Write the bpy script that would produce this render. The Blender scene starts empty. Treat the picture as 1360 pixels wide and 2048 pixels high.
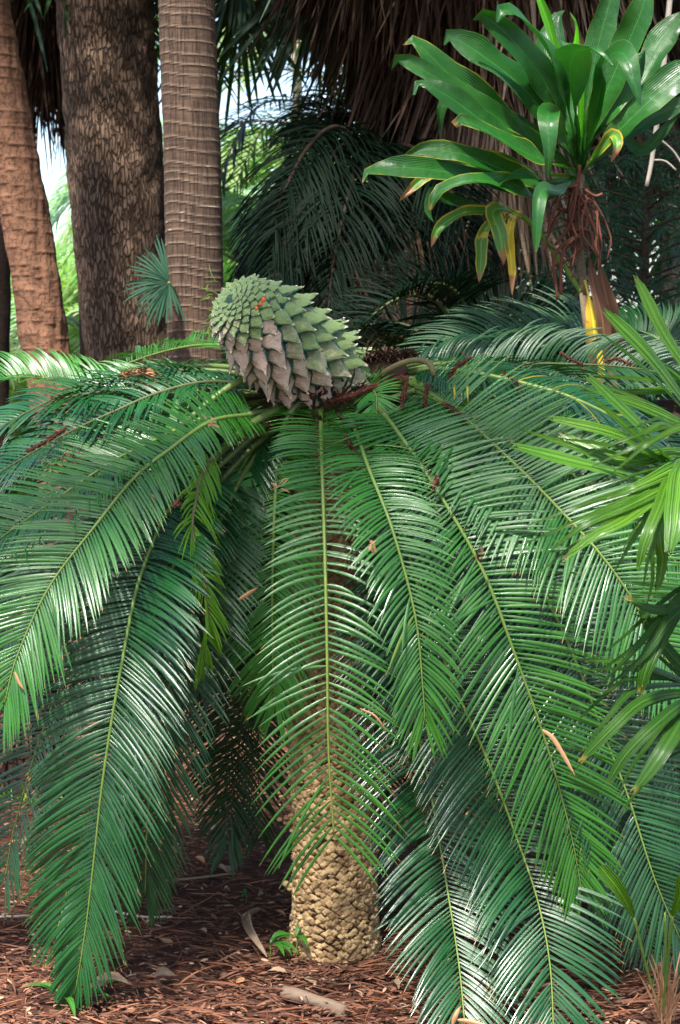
import bpy, math, random
import numpy as np
from mathutils import Vector
random.seed(7); RS = np.random.RandomState(11)
C = bpy.context.scene.collection
SC = bpy.context.scene
rad = math.radians

# ---------------------------------------------------------------- camera, world, sun, exposure
FPX = 3333.0; CAMH = 1.85; HOR = 700.0
PITCH = math.atan((1024 - HOR) / FPX)
cam_d = bpy.data.cameras.new("camera"); cam = bpy.data.objects.new("camera", cam_d); C.objects.link(cam)
cam.location = (0, 0, CAMH); cam.rotation_euler = (rad(90) - PITCH, 0, 0)
cam_d.sensor_fit = 'VERTICAL'; cam_d.sensor_height = 36; cam_d.lens = 36 * FPX / 2048
cam_d.clip_end = 400; cam_d.clip_start = 0.05
cam_d.dof.use_dof = True; cam_d.dof.focus_distance = 4.6; cam_d.dof.aperture_fstop = 8
SC.camera = cam

SUN_EL, SUN_AZ = 58.0, 200.0          # azimuth of the sun, clockwise from +Y : behind the camera, to the left
W = bpy.data.worlds.new("World"); SC.world = W; W.use_nodes = True
nt = W.node_tree; nt.nodes.clear()
sky = nt.nodes.new('ShaderNodeTexSky'); sky.sky_type = 'NISHITA'; sky.sun_disc = False
sky.sun_elevation = rad(SUN_EL); sky.sun_rotation = rad(SUN_AZ)
sky.air_density = 1.0; sky.dust_density = 1.5; sky.ozone_density = 0.5
bg = nt.nodes.new('ShaderNodeBackground'); bg.inputs['Strength'].default_value = 0.12
wo = nt.nodes.new('ShaderNodeOutputWorld')
nt.links.new(sky.outputs[0], bg.inputs[0]); nt.links.new(bg.outputs[0], wo.inputs[0])
sd = bpy.data.lights.new("sun", 'SUN'); sd.energy = 3.9; sd.angle = rad(2.5); sd.color = (1, .95, .87)
sun = bpy.data.objects.new("sun", sd); C.objects.link(sun); sun.location = (0, 0, 20)
az = rad(SUN_AZ); el = rad(SUN_EL)
sv = Vector((math.sin(az) * math.cos(el), math.cos(az) * math.cos(el), math.sin(el)))
sun.rotation_euler = (-sv).to_track_quat('-Z', 'Y').to_euler()
SC.view_settings.view_transform = 'Standard'; SC.view_settings.look = 'None'
SC.view_settings.exposure = 1.65; SC.view_settings.gamma = 1.0
SC.cycles.max_bounces = 8; SC.cycles.transparent_max_bounces = 6
SC.cycles.use_denoising = True

# ---------------------------------------------------------------- maths helpers
A = lambda *v: np.array(v, float)
FW = A(0, math.cos(PITCH), -math.sin(PITCH)); UPV = A(0, math.sin(PITCH), math.cos(PITCH)); RT = A(1, 0, 0)
def P(x, y, d):
    """photo pixel (1360x2048) at world distance d along +Y"""
    r = FW + RT * ((x - 680) / FPX) + UPV * ((1024 - y) / FPX)
    return A(0, 0, CAMH) + r * (d / r[1])
def nz(v):
    v = np.asarray(v, float); return v / np.maximum(np.linalg.norm(v, axis=-1, keepdims=True), 1e-9)
def spline(pts, n):
    """Catmull-Rom resampled evenly by arc length"""
    p = np.array(pts, float)
    if len(p) == 2:
        t = np.linspace(0, 1, n)[:, None]; return p[0] * (1 - t) + p[1] * t
    q = np.vstack([2 * p[0] - p[1], p, 2 * p[-1] - p[-2]])
    out = []
    for i in range(1, len(q) - 2):
        t = np.linspace(0, 1, 16, endpoint=False)[:, None]
        a, b, c, d = q[i - 1], q[i], q[i + 1], q[i + 2]
        out.append(.5 * ((2 * b) + (c - a) * t + (2 * a - 5 * b + 4 * c - d) * t ** 2 + (3 * b - a - 3 * c + d) * t ** 3))
    out.append(p[-1:]); o = np.vstack(out)
    s = np.r_[0, np.cumsum(np.linalg.norm(np.diff(o, axis=0), axis=1))]
    u = np.linspace(0, s[-1], n)
    return np.stack([np.interp(u, s, o[:, k]) for k in range(3)], 1)
def tangents(p):
    return nz(np.gradient(p, axis=0))
def snoise(p, seed=0, oct=3):
    """cheap smooth pseudo noise from sums of sines, p (...,3)"""
    r = np.random.RandomState(seed); v = 0; amp = 1.; f = 1.
    for o in range(oct):
        for k in range(3):
            d = nz(r.normal(size=3)); v = v + amp * np.sin((p @ d) * f * 6.283 + r.rand() * 6.28) / 3
        amp *= .5; f *= 2.1
    return v

class MB:
    def __init__(s): s.v = []; s.f = []; s.a = []; s.m = []; s.n = 0
    def add(s, v, f, a=None, m=0):
        v = np.asarray(v, float).reshape(-1, 3); f = np.asarray(f, int).reshape(-1, 4)
        if a is None: a = np.tile(A(0, .5, random.random(), 0), (len(v), 1))
        s.v.append(v); s.f.append(f + s.n); s.a.append(np.asarray(a, float).reshape(-1, 4)); s.m.append(np.full(len(f), m, int)); s.n += len(v)
        return s
    def grid(s, g, a=None, m=0, wrapu=False):
        """g (K,M,3) grid of points -> quads"""
        K, M = g.shape[:2]; idx = np.arange(K * M).reshape(K, M)
        if wrapu: idx = np.concatenate([idx, idx[:, :1]], 1)
        f = np.stack([idx[:-1, :-1], idx[:-1, 1:], idx[1:, 1:], idx[1:, :-1]], -1).reshape(-1, 4)
        return s.add(g, f, a, m)
    def tube(s, pts, r, sides=8, rnd=None, m=0, cap=True):
        p = np.array(pts, float); K = len(p); r = np.broadcast_to(np.asarray(r, float), (K,)).copy()
        if cap:
            p = np.vstack([p[:1], p, p[-1:]]); r = np.r_[.0005, r, .0005]
        t = tangents(p + np.linspace(0, 1e-6, len(p))[:, None]); t[0] = t[1] if cap else t[0]; t[-1] = t[-2] if cap else t[-1]
        h = A(.3, .2, 1) if abs(t[len(t) // 2][2]) < .8 else A(1, .3, 0)
        x = nz(np.cross(t, h)); y = np.cross(t, x)
        an = np.linspace(0, 2 * math.pi, sides, endpoint=False)
        g = p[:, None] + r[:, None, None] * (np.cos(an)[None, :, None] * x[:, None] + np.sin(an)[None, :, None] * y[:, None])
        a = np.zeros((len(p), sides, 4)); a[..., 0] = np.linspace(0, 1, len(p))[:, None]; a[..., 1] = (an / 6.283)[None]
        a[..., 2] = random.random() if rnd is None else rnd
        return s.grid(g, a, m, wrapu=True)
    def build(s, name, mats, parent=None, smooth=True):
        me = bpy.data.meshes.new(name)
        v = np.concatenate(s.v); f = np.concatenate(s.f); a = np.concatenate(s.a); m = np.concatenate(s.m)
        me.vertices.add(len(v)); me.vertices.foreach_set('co', v.astype(np.float32).ravel())
        me.loops.add(f.size); me.loops.foreach_set('vertex_index', f.astype(np.int32).ravel())
        me.polygons.add(len(f)); me.polygons.foreach_set('loop_start', np.arange(0, f.size, 4, dtype=np.int32))
        me.polygons.foreach_set('loop_total', np.full(len(f), 4, np.int32))
        me.polygons.foreach_set('material_index', m.astype(np.int32))
        me.polygons.foreach_set('use_smooth', np.full(len(f), smooth))
        me.update(calc_edges=True)
        at = me.attributes.new('uvr', 'FLOAT_COLOR', 'POINT'); at.data.foreach_set('color', a.astype(np.float32).ravel())
        for mt in (mats if isinstance(mats, (list, tuple)) else [mats]): me.materials.append(mt)
        me.validate()
        o = bpy.data.objects.new(name, me); C.objects.link(o)
        if parent:
            o.parent = parent
            o.location = tuple(-A(*parent.location))
        return o

LEAFP = lambda s: np.interp(s, [0, .06, .3, .7, .92, 1], [.45, .75, 1, .85, .4, .04])
STRAPP = lambda s: np.interp(s, [0, .1, .5, .85, 1], [.5, .8, 1, .8, .12])
def blades(mb, base, d0, nrm, L, Wd, bend, K=6, prof=LEAFP, fold=.35, m=0, rnd=None, cross=1, aux=0.):
    """n leaf blades: each a curved strip. bend = vector added to the direction from root to tip"""
    base = np.asarray(base, float); n = len(base)
    L = np.broadcast_to(L, (n,)); Wd = np.broadcast_to(Wd, (n,)); bend = np.broadcast_to(bend, (n, 3)); nrm = np.broadcast_to(nrm, (n, 3))
    s = np.linspace(0, 1, K + 1)
    d = nz(d0[:, None] + (s[None, :, None] ** 1.3) * bend[:, None])
    st = L[:, None, None] / K
    pos = base[:, None] + np.concatenate([np.zeros((n, 1, 3)), np.cumsum((d[:, :-1] + d[:, 1:]) / 2 * st, axis=1)], 1)
    side = nz(np.cross(d, nrm[:, None]))
    nn = np.cross(side, d)
    w = Wd[:, None] * prof(s)[None] / 2
    M = 2 * cross + 1
    u = np.linspace(-1, 1, M)
    g = pos[:, :, None] + side[:, :, None] * (w[..., None] * u)[..., None] + nn[:, :, None] * (w[..., None] * (np.abs(u) - .5) * fold)[..., None]
    a = np.zeros((n, K + 1, M, 4)); a[..., 0] = s[None, :, None]; a[..., 1] = (u / 2 + .5)[None, None]
    a[..., 2] = (RS.rand(n) if rnd is None else np.broadcast_to(rnd, (n,)))[:, None, None]; a[..., 3] = np.broadcast_to(aux, (n,))[:, None, None]
    idx = np.arange(n * (K + 1) * M).reshape(n, K + 1, M)
    f = np.stack([idx[:, :-1, :-1], idx[:, :-1, 1:], idx[:, 1:, 1:], idx[:, 1:, :-1]], -1).reshape(-1, 4)
    mb.add(g, f, a, m)
    return pos

# ---------------------------------------------------------------- materials
def mk(name):
    m = bpy.data.materials.new(name); m.use_nodes = True; t = m.node_tree; t.nodes.clear()
    return m, t
class NB:
    def __init__(s, t): s.t = t
    def n(s, typ, **kw):
        nd = s.t.nodes.new(typ)
        for k, v in kw.items():
            if k[0] == '_': nd.inputs[k[1:].replace('_', ' ')].default_value = v
            else: setattr(nd, k, v)
        return nd
    def l(s, a, b): s.t.links.new(a, b)
    def mix(s, f, a, b, bt='MIX'):
        nd = s.t.nodes.new('ShaderNodeMix'); nd.data_type = 'RGBA'; nd.blend_type = bt
        for v, i in ((f, 0), (a, 6), (b, 7)):
            if hasattr(v, 'is_output'): s.l(v, nd.inputs[i])
            else: nd.inputs[i].default_value = v if i == 0 else (*v, 1)[:4]
        return nd.outputs[2]
    def ma(s, op, a, b=0., c=0., clamp=False):
        nd = s.t.nodes.new('ShaderNodeMath'); nd.operation = op; nd.use_clamp = clamp
        for i, v in enumerate((a, b, c)):
            if hasattr(v, 'is_output'): s.l(v, nd.inputs[i])
            else: nd.inputs[i].default_value = v
        return nd.outputs[0]
    def mr(s, v, a, b, c=0., d=1.):
        nd = s.t.nodes.new('ShaderNodeMapRange'); nd.interpolation_type = 'SMOOTHSTEP'
        s.l(v, nd.inputs[0])
        for i, q in enumerate((a, b, c, d)): nd.inputs[i + 1].default_value = q
        return nd.outputs[0]

def leaf_mat(name, c1, c2, under=None, tip=None, tip_at=.9, edge=None, rough=.32, trans=.2, spec=.5, stripes=5, blotch=None, bumps=.25, yellow=None, coat=0., edge_at=.78, tipvar=.09, midw=.09, waves=0.):
    m, t = mk(name); b = NB(t)
    at = b.n('ShaderNodeAttribute', attribute_name='uvr'); sp = b.n('ShaderNodeSeparateColor'); b.l(at.outputs['Color'], sp.inputs[0])
    U, V, R = sp.outputs[0], sp.outputs[1], sp.outputs[2]; X = at.outputs['Alpha']
    tc = b.n('ShaderNodeTexCoord')
    no = b.n('ShaderNodeTexNoise', _Scale=9., _Detail=3.); b.l(tc.outputs['Object'], no.inputs['Vector'])
    f = b.ma('ADD', b.ma('MULTIPLY', R, .6), b.ma('MULTIPLY', b.mr(no.outputs[0], .3, .7), .4))
    col = b.mix(f, c1, c2)
    mid = b.mr(b.ma('ABSOLUTE', b.ma('SUBTRACT', V, .5)), .0, midw, 1., 0.)
    col = b.mix(b.ma('MULTIPLY', mid, .35), col, tuple(min(1, x * 2.6 + .02) for x in c2[:3]))
    if yellow: col = b.mix(X, col, yellow)
    if blotch:
        n2 = b.n('ShaderNodeTexNoise', _Scale=22., _Detail=4.); b.l(tc.outputs['Object'], n2.inputs['Vector'])
        col = b.mix(b.mr(n2.outputs[0], .60, .68), col, blotch)
    if edge:
        e = b.mr(b.ma('MULTIPLY', b.ma('ABSOLUTE', b.ma('SUBTRACT', V, .5)), 2.), edge_at, edge_at + .14)
        e = b.ma('MULTIPLY', e, b.mr(no.outputs[0], .35, .55))
        col = b.mix(e, col, edge)
    if tip:
        q = b.ma('ADD', U, b.ma('MULTIPLY', b.ma('SUBTRACT', R, .5), tipvar))
        col = b.mix(b.mr(q, tip_at, tip_at + .035), col, tip)
    geo = b.n('ShaderNodeNewGeometry')
    if under: col = b.mix(geo.outputs['Backfacing'], col, b.mix(.55, col, under))
    wv = b.ma('SINE', b.ma('MULTIPLY', V, stripes * 6.283))
    bp = b.n('ShaderNodeBump', _Strength=bumps, _Distance=.002); nl = b.n('ShaderNodeTexNoise', _Scale=26., _Detail=4.); b.l(tc.outputs['Object'], nl.inputs['Vector'])
    b.l(b.ma('ADD', b.ma('ADD', wv, b.ma('MULTIPLY', nl.outputs[0], waves)), b.ma('MULTIPLY', no.outputs[0], 1.5)), bp.inputs['Height'])
    pr = b.n('ShaderNodeBsdfPrincipled', _Roughness=rough); b.l(col, pr.inputs['Base Color']); b.l(bp.outputs[0], pr.inputs['Normal'])
    pr.inputs['Specular IOR Level'].default_value = spec
    pr.inputs['Coat Weight'].default_value = coat; pr.inputs['Coat Roughness'].default_value = .2
    b.l(b.ma('ADD', b.ma('MULTIPLY', b.mr(no.outputs[0], .3, .7), .14), rough - .05), pr.inputs['Roughness'])
    tr = b.n('ShaderNodeBsdfTranslucent'); b.l(b.mix(1., col, (1.6, 1.9, .7, 1), 'MULTIPLY'), tr.inputs['Color'])
    ms = b.n('ShaderNodeMixShader'); ms.inputs[0].default_value = trans
    b.l(pr.outputs[0], ms.inputs[1]); b.l(tr.outputs[0], ms.inputs[2])
    o = b.n('ShaderNodeOutputMaterial'); b.l(ms.outputs[0], o.inputs[0])
    return m

def rough_mat(name, c1, c2, scale=20., rough=.85, bump=.5, dist=.004, sc=(1, 1, 1), c3=None, byrnd=.5, spec=.3):
    m, t = mk(name); b = NB(t)
    at = b.n('ShaderNodeAttribute', attribute_name='uvr'); sp = b.n('ShaderNodeSeparateColor'); b.l(at.outputs['Color'], sp.inputs[0])
    tc = b.n('ShaderNodeTexCoord'); mp = b.n('ShaderNodeMapping'); mp.inputs['Scale'].default_value = sc; b.l(tc.outputs['Object'], mp.inputs[0])
    no = b.n('ShaderNodeTexNoise', _Scale=scale, _Detail=6., _Roughness=.62); b.l(mp.outputs[0], no.inputs['Vector'])
    f = b.ma('ADD', b.ma('MULTIPLY', sp.outputs[2], byrnd), b.ma('MULTIPLY', b.mr(no.outputs[0], .3, .7), 1 - byrnd))
    col = b.mix(f, c1, c2)
    if c3:
        n3 = b.n('ShaderNodeTexNoise', _Scale=scale * .35, _Detail=4.); b.l(mp.outputs[0], n3.inputs['Vector'])
        col = b.mix(b.mr(n3.outputs[0], .52, .64), col, c3)
    bp = b.n('ShaderNodeBump', _Strength=bump, _Distance=dist); b.l(no.outputs[0], bp.inputs['Height'])
    pr = b.n('ShaderNodeBsdfPrincipled', _Roughness=rough); b.l(col, pr.inputs['Base Color']); b.l(bp.outputs[0], pr.inputs['Normal'])
    pr.inputs['Specular IOR Level'].default_value = spec
    o = b.n('ShaderNodeOutputMaterial'); b.l(pr.outputs[0], o.inputs[0])
    return m

def bark_plates(name, c_plate, c_plate2, c_crack):
    m, t = mk(name); b = NB(t)
    tc = b.n('ShaderNodeTexCoord'); mp = b.n('ShaderNodeMapping'); mp.inputs['Scale'].default_value = (1, 1, .24); b.l(tc.outputs['Object'], mp.inputs[0])
    nw = b.n('ShaderNodeTexNoise', _Scale=14., _Detail=4.); b.l(mp.outputs[0], nw.inputs['Vector'])
    ds = b.n('ShaderNodeVectorMath', operation='MULTIPLY_ADD'); ds.inputs[1].default_value = (.06,) * 3
    b.l(nw.outputs['Color'], ds.inputs[0]); b.l(mp.outputs[0], ds.inputs[2])
    vo = b.n('ShaderNodeTexVoronoi', feature='DISTANCE_TO_EDGE', _Scale=52.); b.l(ds.outputs[0], vo.inputs['Vector'])
    vc = b.n('ShaderNodeTexVoronoi', _Scale=52.); b.l(ds.outputs[0], vc.inputs['Vector'])
    n2 = b.n('ShaderNodeTexNoise', _Scale=60., _Detail=5., _Roughness=.7); b.l(mp.outputs[0], n2.inputs['Vector'])
    n3 = b.n('ShaderNodeTexNoise', _Scale=2.2, _Detail=3.); b.l(tc.outputs['Object'], n3.inputs['Vector'])
    sv_ = b.n('ShaderNodeSeparateColor'); b.l(vc.outputs['Color'], sv_.inputs[0])
    col = b.mix(b.ma('ADD', b.ma('MULTIPLY', sv_.outputs[0], .5), b.ma('MULTIPLY', n2.outputs[0], .5)), c_plate, c_plate2)
    col = b.mix(b.mr(n3.outputs[0], .45, .65, 0., .45), col, tuple(x * .55 for x in c_plate))
    cr = b.mr(b.ma('ADD', vo.outputs['Distance'], b.ma('MULTIPLY', b.ma('SUBTRACT', n2.outputs[0], .5), .5)), -.06, .2)
    col = b.mix(cr, c_crack, col)
    h = b.ma('ADD', b.ma('MULTIPLY', cr, 1.), b.ma('MULTIPLY', b.ma('ADD', n2.outputs[0], sv_.outputs[1]), .35))
    bp = b.n('ShaderNodeBump', _Strength=1., _Distance=.03); b.l(h, bp.inputs['Height'])
    pr = b.n('ShaderNodeBsdfPrincipled', _Roughness=.9); b.l(col, pr.inputs['Base Color']); b.l(bp.outputs[0], pr.inputs['Normal'])
    pr.inputs['Specular IOR Level'].default_value = .2
    o = b.n('ShaderNodeOutputMaterial'); b.l(pr.outputs[0], o.inputs[0]); return m

def bark_palm(name, c1, c2, c_ring, fine=(60, 60, 4), fiss=.8, pale=None, hf=.5, hz=34.):
    """ring-scarred palm bark: fine vertical fissures; rings come from attribute A (1 on a scar)"""
    m, t = mk(name); b = NB(t)
    at = b.n('ShaderNodeAttribute', attribute_name='uvr'); X = at.outputs['Alpha']
    tc = b.n('ShaderNodeTexCoord'); mp = b.n('ShaderNodeMapping'); mp.inputs['Scale'].default_value = fine; b.l(tc.outputs['Object'], mp.inputs[0])
    no = b.n('ShaderNodeTexNoise', _Scale=1., _Detail=4., _Roughness=.6); b.l(mp.outputs[0], no.inputs['Vector'])
    m2 = b.n('ShaderNodeMapping'); m2.inputs['Scale'].default_value = (5, 5, hz); b.l(tc.outputs['Object'], m2.inputs[0])
    n2 = b.n('ShaderNodeTexNoise', _Scale=1., _Detail=6., _Roughness=.68, _Distortion=.9); b.l(m2.outputs[0], n2.inputs['Vector'])
    n4 = b.n('ShaderNodeTexNoise', _Scale=3., _Detail=3.); b.l(tc.outputs['Object'], n4.inputs['Vector'])
    fi = b.mr(no.outputs[0], .36, .52)
    col = b.mix(b.ma('ADD', b.ma('MULTIPLY', n2.outputs[0], .7), b.ma('MULTIPLY', n4.outputs[0], .4)), c1, c2)
    dk = b.mix(.8, col, (.015, .01, .008)); col2 = b.mix(b.ma('MULTIPLY', b.ma('SUBTRACT', 1., fi), fiss), col, dk)
    hz_ = b.mr(n2.outputs[0], .38, .5, 0., 1.); col2 = b.mix(b.ma('MULTIPLY', b.ma('SUBTRACT', 1., hz_), hf), col2, dk)
    col2 = b.mix(b.ma('MULTIPLY', X, .8), col2, c_ring)
    if pale:
        n5 = b.n('ShaderNodeTexNoise', _Scale=6., _Detail=2.); b.l(tc.outputs['Object'], n5.inputs['Vector'])
        col2 = b.mix(b.ma('MULTIPLY', b.mr(X, .7, .95), b.mr(n5.outputs[0], .62, .66)), col2, pale)
    h = b.ma('ADD', b.ma('MULTIPLY', fi, .6), b.ma('ADD', b.ma('MULTIPLY', n2.outputs[0], 1.2), X))
    bp = b.n('ShaderNodeBump', _Strength=.9, _Distance=.006); b.l(h, bp.inputs['Height'])
    pr = b.n('ShaderNodeBsdfPrincipled', _Roughness=.85); b.l(col2, pr.inputs['Base Color']); b.l(bp.outputs[0], pr.inputs['Normal'])
    pr.inputs['Specular IOR Level'].default_value = .25
    o = b.n('ShaderNodeOutputMaterial'); b.l(pr.outputs[0], o.inputs[0]); return m

ORT = (.42, .2, .06)
M = {}
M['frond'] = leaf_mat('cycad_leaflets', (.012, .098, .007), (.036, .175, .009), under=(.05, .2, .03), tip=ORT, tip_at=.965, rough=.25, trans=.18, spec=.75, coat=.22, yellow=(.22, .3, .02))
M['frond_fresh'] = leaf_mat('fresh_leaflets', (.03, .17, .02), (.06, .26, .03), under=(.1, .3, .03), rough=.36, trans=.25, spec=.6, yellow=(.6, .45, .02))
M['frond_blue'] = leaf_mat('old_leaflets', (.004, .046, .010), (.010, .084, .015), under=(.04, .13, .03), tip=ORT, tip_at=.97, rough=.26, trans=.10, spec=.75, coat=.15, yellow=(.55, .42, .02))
M['frond_dark'] = leaf_mat('shaded_leaflets', (.005, .036, .008), (.012, .07, .014), under=(.02, .08, .012), rough=.36, trans=.12, spec=.6)  # darker copy of the leaflet green, with the shade put into the colour
M['frond_yel'] = leaf_mat('yellowing_leaflets', (.09, .24, .02), (.16, .34, .02), under=(.2, .35, .02), rough=.45, trans=.3, spec=.4)
M['rachis'] = rough_mat('rachis_green', (.09, .17, .03), (.20, .28, .05), 60, .5, .3, .001, spec=.5)
M['petiole'] = rough_mat('petiole_green', (.06, .10, .02), (.13, .19, .04), 40, .45, .3, .001, spec=.5)
M['rachis_dark'] = rough_mat('rachis_dark', (.04, .06, .02), (.08, .09, .03), 60, .6, .3, .001)
M['rachis_br'] = rough_mat('rachis_brown', (.12, .09, .05), (.2, .2, .06), 30, .6, .3, .001)
M['knob'] = rough_mat('leaf_base_scars', (.20, .12, .055), (.56, .39, .20), 45, .75, .6, .003, c3=(.20, .12, .055), byrnd=.55)
M['knob_core'] = rough_mat('trunk_crevice_shade', (.035, .02, .010), (.07, .042, .02), 60, .9, .8, .004)  # shadow between the pads is painted in as a dark core brown
M['debris'] = rough_mat('brown_crown_fibre', (.025, .012, .008), (.12, .06, .038), 40, .9, .6, .003, byrnd=.8)
M['twig'] = rough_mat('dead_twig_brown', (.07, .022, .013), (.17, .055, .032), 60, .85, .6, .002, byrnd=.7)
M['twig_pale'] = rough_mat('pale_dead_twig', (.28, .13, .06), (.42, .24, .12), 60, .85, .6, .002, byrnd=.7)
M['dryleaf'] = rough_mat('dry_leaf', (.3, .13, .06), (.5, .28, .15), 30, .7, .5, .002)
M['paleleaf'] = rough_mat('pale_dry_leaf', (.18, .115, .07), (.38, .27, .18), 25, .75, .5, .002, sc=(1, 1, 1))
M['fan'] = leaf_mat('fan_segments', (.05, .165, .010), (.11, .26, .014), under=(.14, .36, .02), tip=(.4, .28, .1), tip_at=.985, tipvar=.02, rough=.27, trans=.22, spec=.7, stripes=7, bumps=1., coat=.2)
M['fan_dark'] = leaf_mat('shaded_fan_segments', (.016, .062, .005), (.032, .10, .007), under=(.1, .2, .01), tip=(.35, .22, .05), tip_at=.98, tipvar=.03, rough=.38, trans=.3, spec=.5, stripes=7, bumps=.7)  # fan green again, darkened in colour to stand in for shade
M['cord'] = leaf_mat('broad_leaf', (.008, .062, .008), (.020, .12, .012), under=(.03, .16, .03), edge=(.5, .42, .03), edge_at=.95, rough=.34, trans=.16, spec=.45, stripes=16, bumps=.4, yellow=(.62, .42, .03), coat=.15, midw=.03, waves=9.)
M['cord_edge'] = leaf_mat('yellow_edged_leaf', (.008, .062, .008), (.020, .12, .012), under=(.03, .16, .03), edge=(.42, .36, .03), edge_at=.88, tip=(.35, .2, .06), tip_at=.975, tipvar=.03, rough=.34, trans=.16, spec=.45, stripes=16, bumps=.4, midw=.03, waves=9.)
M['cord_new'] = leaf_mat('new_leaf', (.09, .36, .02), (.14, .45, .03), rough=.3, trans=.35, stripes=12, spec=.5)
M['cord_yel'] = leaf_mat('yellow_leaf', (.5, .33, .02), (.6, .45, .03), tip=(.2, .09, .04), tip_at=.8, blotch=(.25, .10, .04), rough=.5, trans=.25, stripes=12)
M['cord_brn'] = leaf_mat('brown_leaf', (.13, .055, .03), (.26, .12, .06), rough=.6, trans=.1, stripes=12, bumps=.8)
M['cord_mix'] = leaf_mat('yellowing_leaf', (.05, .17, .02), (.10, .22, .03), edge=(.5, .33, .03), edge_at=.72, tip=(.3, .14, .06), tip_at=.86, blotch=(.5, .36, .03), rough=.35, trans=.2, stripes=12, spec=.5)
M['stem_g'] = rough_mat('green_stem', (.07, .14, .02), (.15, .22, .03), 30, .5, .4, .001)
M['stem_b'] = rough_mat('ringed_stem', (.10, .07, .04), (.22, .16, .10), 60, .8, .6, .002, sc=(1, 1, 4))
M['skirt'] = leaf_mat('shaded_dead_fan_leaf', (.018, .010, .006), (.066, .036, .021), rough=.8, trans=.1, spec=.2, stripes=3)  # brown kept very dark so the colour itself carries the heavy shade
M['skirt_lit'] = leaf_mat('lit_dead_fan_leaf', (.20, .13, .09), (.40, .27, .19), rough=.75, trans=.15, spec=.2, stripes=3)  # lit copy of the dead leaf, light painted into a paler tan
M['hang_green'] = leaf_mat('hanging_green_leaf', (.005, .026, .008), (.014, .050, .014), under=(.05, .12, .03), rough=.45, trans=.2, spec=.4)  # deep shade of the background is put into this dark green
M['far_green'] = leaf_mat('far_leaf', (.12, .21, .06), (.28, .38, .15), rough=.5, trans=.45, spec=.4)
M['far_pale'] = leaf_mat('far_pale_leaf', (.20, .38, .20), (.38, .55, .35), rough=.4, trans=.35, spec=.5)  # green brightened to look sunlit where the palms stand in shade
M['dkpalm'] = leaf_mat('dark_palm_leaf', (.0012, .006, .0025), (.003, .012, .005), under=(.008, .024, .008), rough=.5, trans=.05, spec=.08)  # near-black base colour stands in for the shade under the trees
M['fanblue'] = leaf_mat('blue_fan_leaf', (.006, .036, .016), (.014, .062, .030), rough=.45, trans=.1, spec=.2)
M['conifer'] = leaf_mat('conifer_needles', (.006, .040, .016), (.016, .085, .034), rough=.5, trans=.1, spec=.3)
M['darkbark'] = rough_mat('dark_bark', (.02, .012, .008), (.05, .03, .02), 20, .95, .8, .01, sc=(1, 1, 3))
M['white_stick'] = rough_mat('pale_dry_stick', (.5, .42, .32), (.68, .58, .46), 30, .7, .4, .001)
M['barkB'] = bark_plates('plated_bark', (.13, .082, .054), (.22, .145, .098), (.05, .031, .02))
M['barkA'] = bark_palm('fibrous_red_bark', (.12, .055, .03), (.24, .12, .07), (.10, .045, .025), fine=(60, 60, 30), fiss=.45, hf=.35, hz=24.)
M['barkC'] = bark_palm('ringed_grey_bark', (.06, .036, .024), (.125, .078, .052), (.17, .12, .085), fine=(150, 150, 7), fiss=.85, pale=(.7, .58, .42), hf=.25, hz=45.)
M['barkE'] = bark_palm('slim_palm_bark', (.28, .22, .18), (.42, .34, .28), (.2, .15, .12), fiss=.3, hf=.3)
M['log'] = rough_mat('grey_log', (.08, .05, .035), (.24, .17, .12), 30, .85, .8, .004, sc=(.3, 1, 1))

# ---------------------------------------------------------------- things
def thing(name, label, cat, loc=(0, 0, 0), group=None):
    o = bpy.data.objects.new(name, None); C.objects.link(o); o.location = tuple(float(v) for v in loc); o.empty_display_size = .1
    o['label'] = label; o['category'] = cat
    if group: o['group'] = group
    return o
def tag(o, label=None, cat=None, group=None, kind=None):
    if label: o['label'] = label
    if cat: o['category'] = cat
    if group: o['group'] = group
    if kind: o['kind'] = kind
    return o
def recenter(o, p):
    """put a single-mesh thing's origin at p"""
    p = [float(v) for v in p]
    o.data.transform(__import__('mathutils').Matrix.Translation((-p[0], -p[1], -p[2]))); o.location = p
    return o

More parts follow.
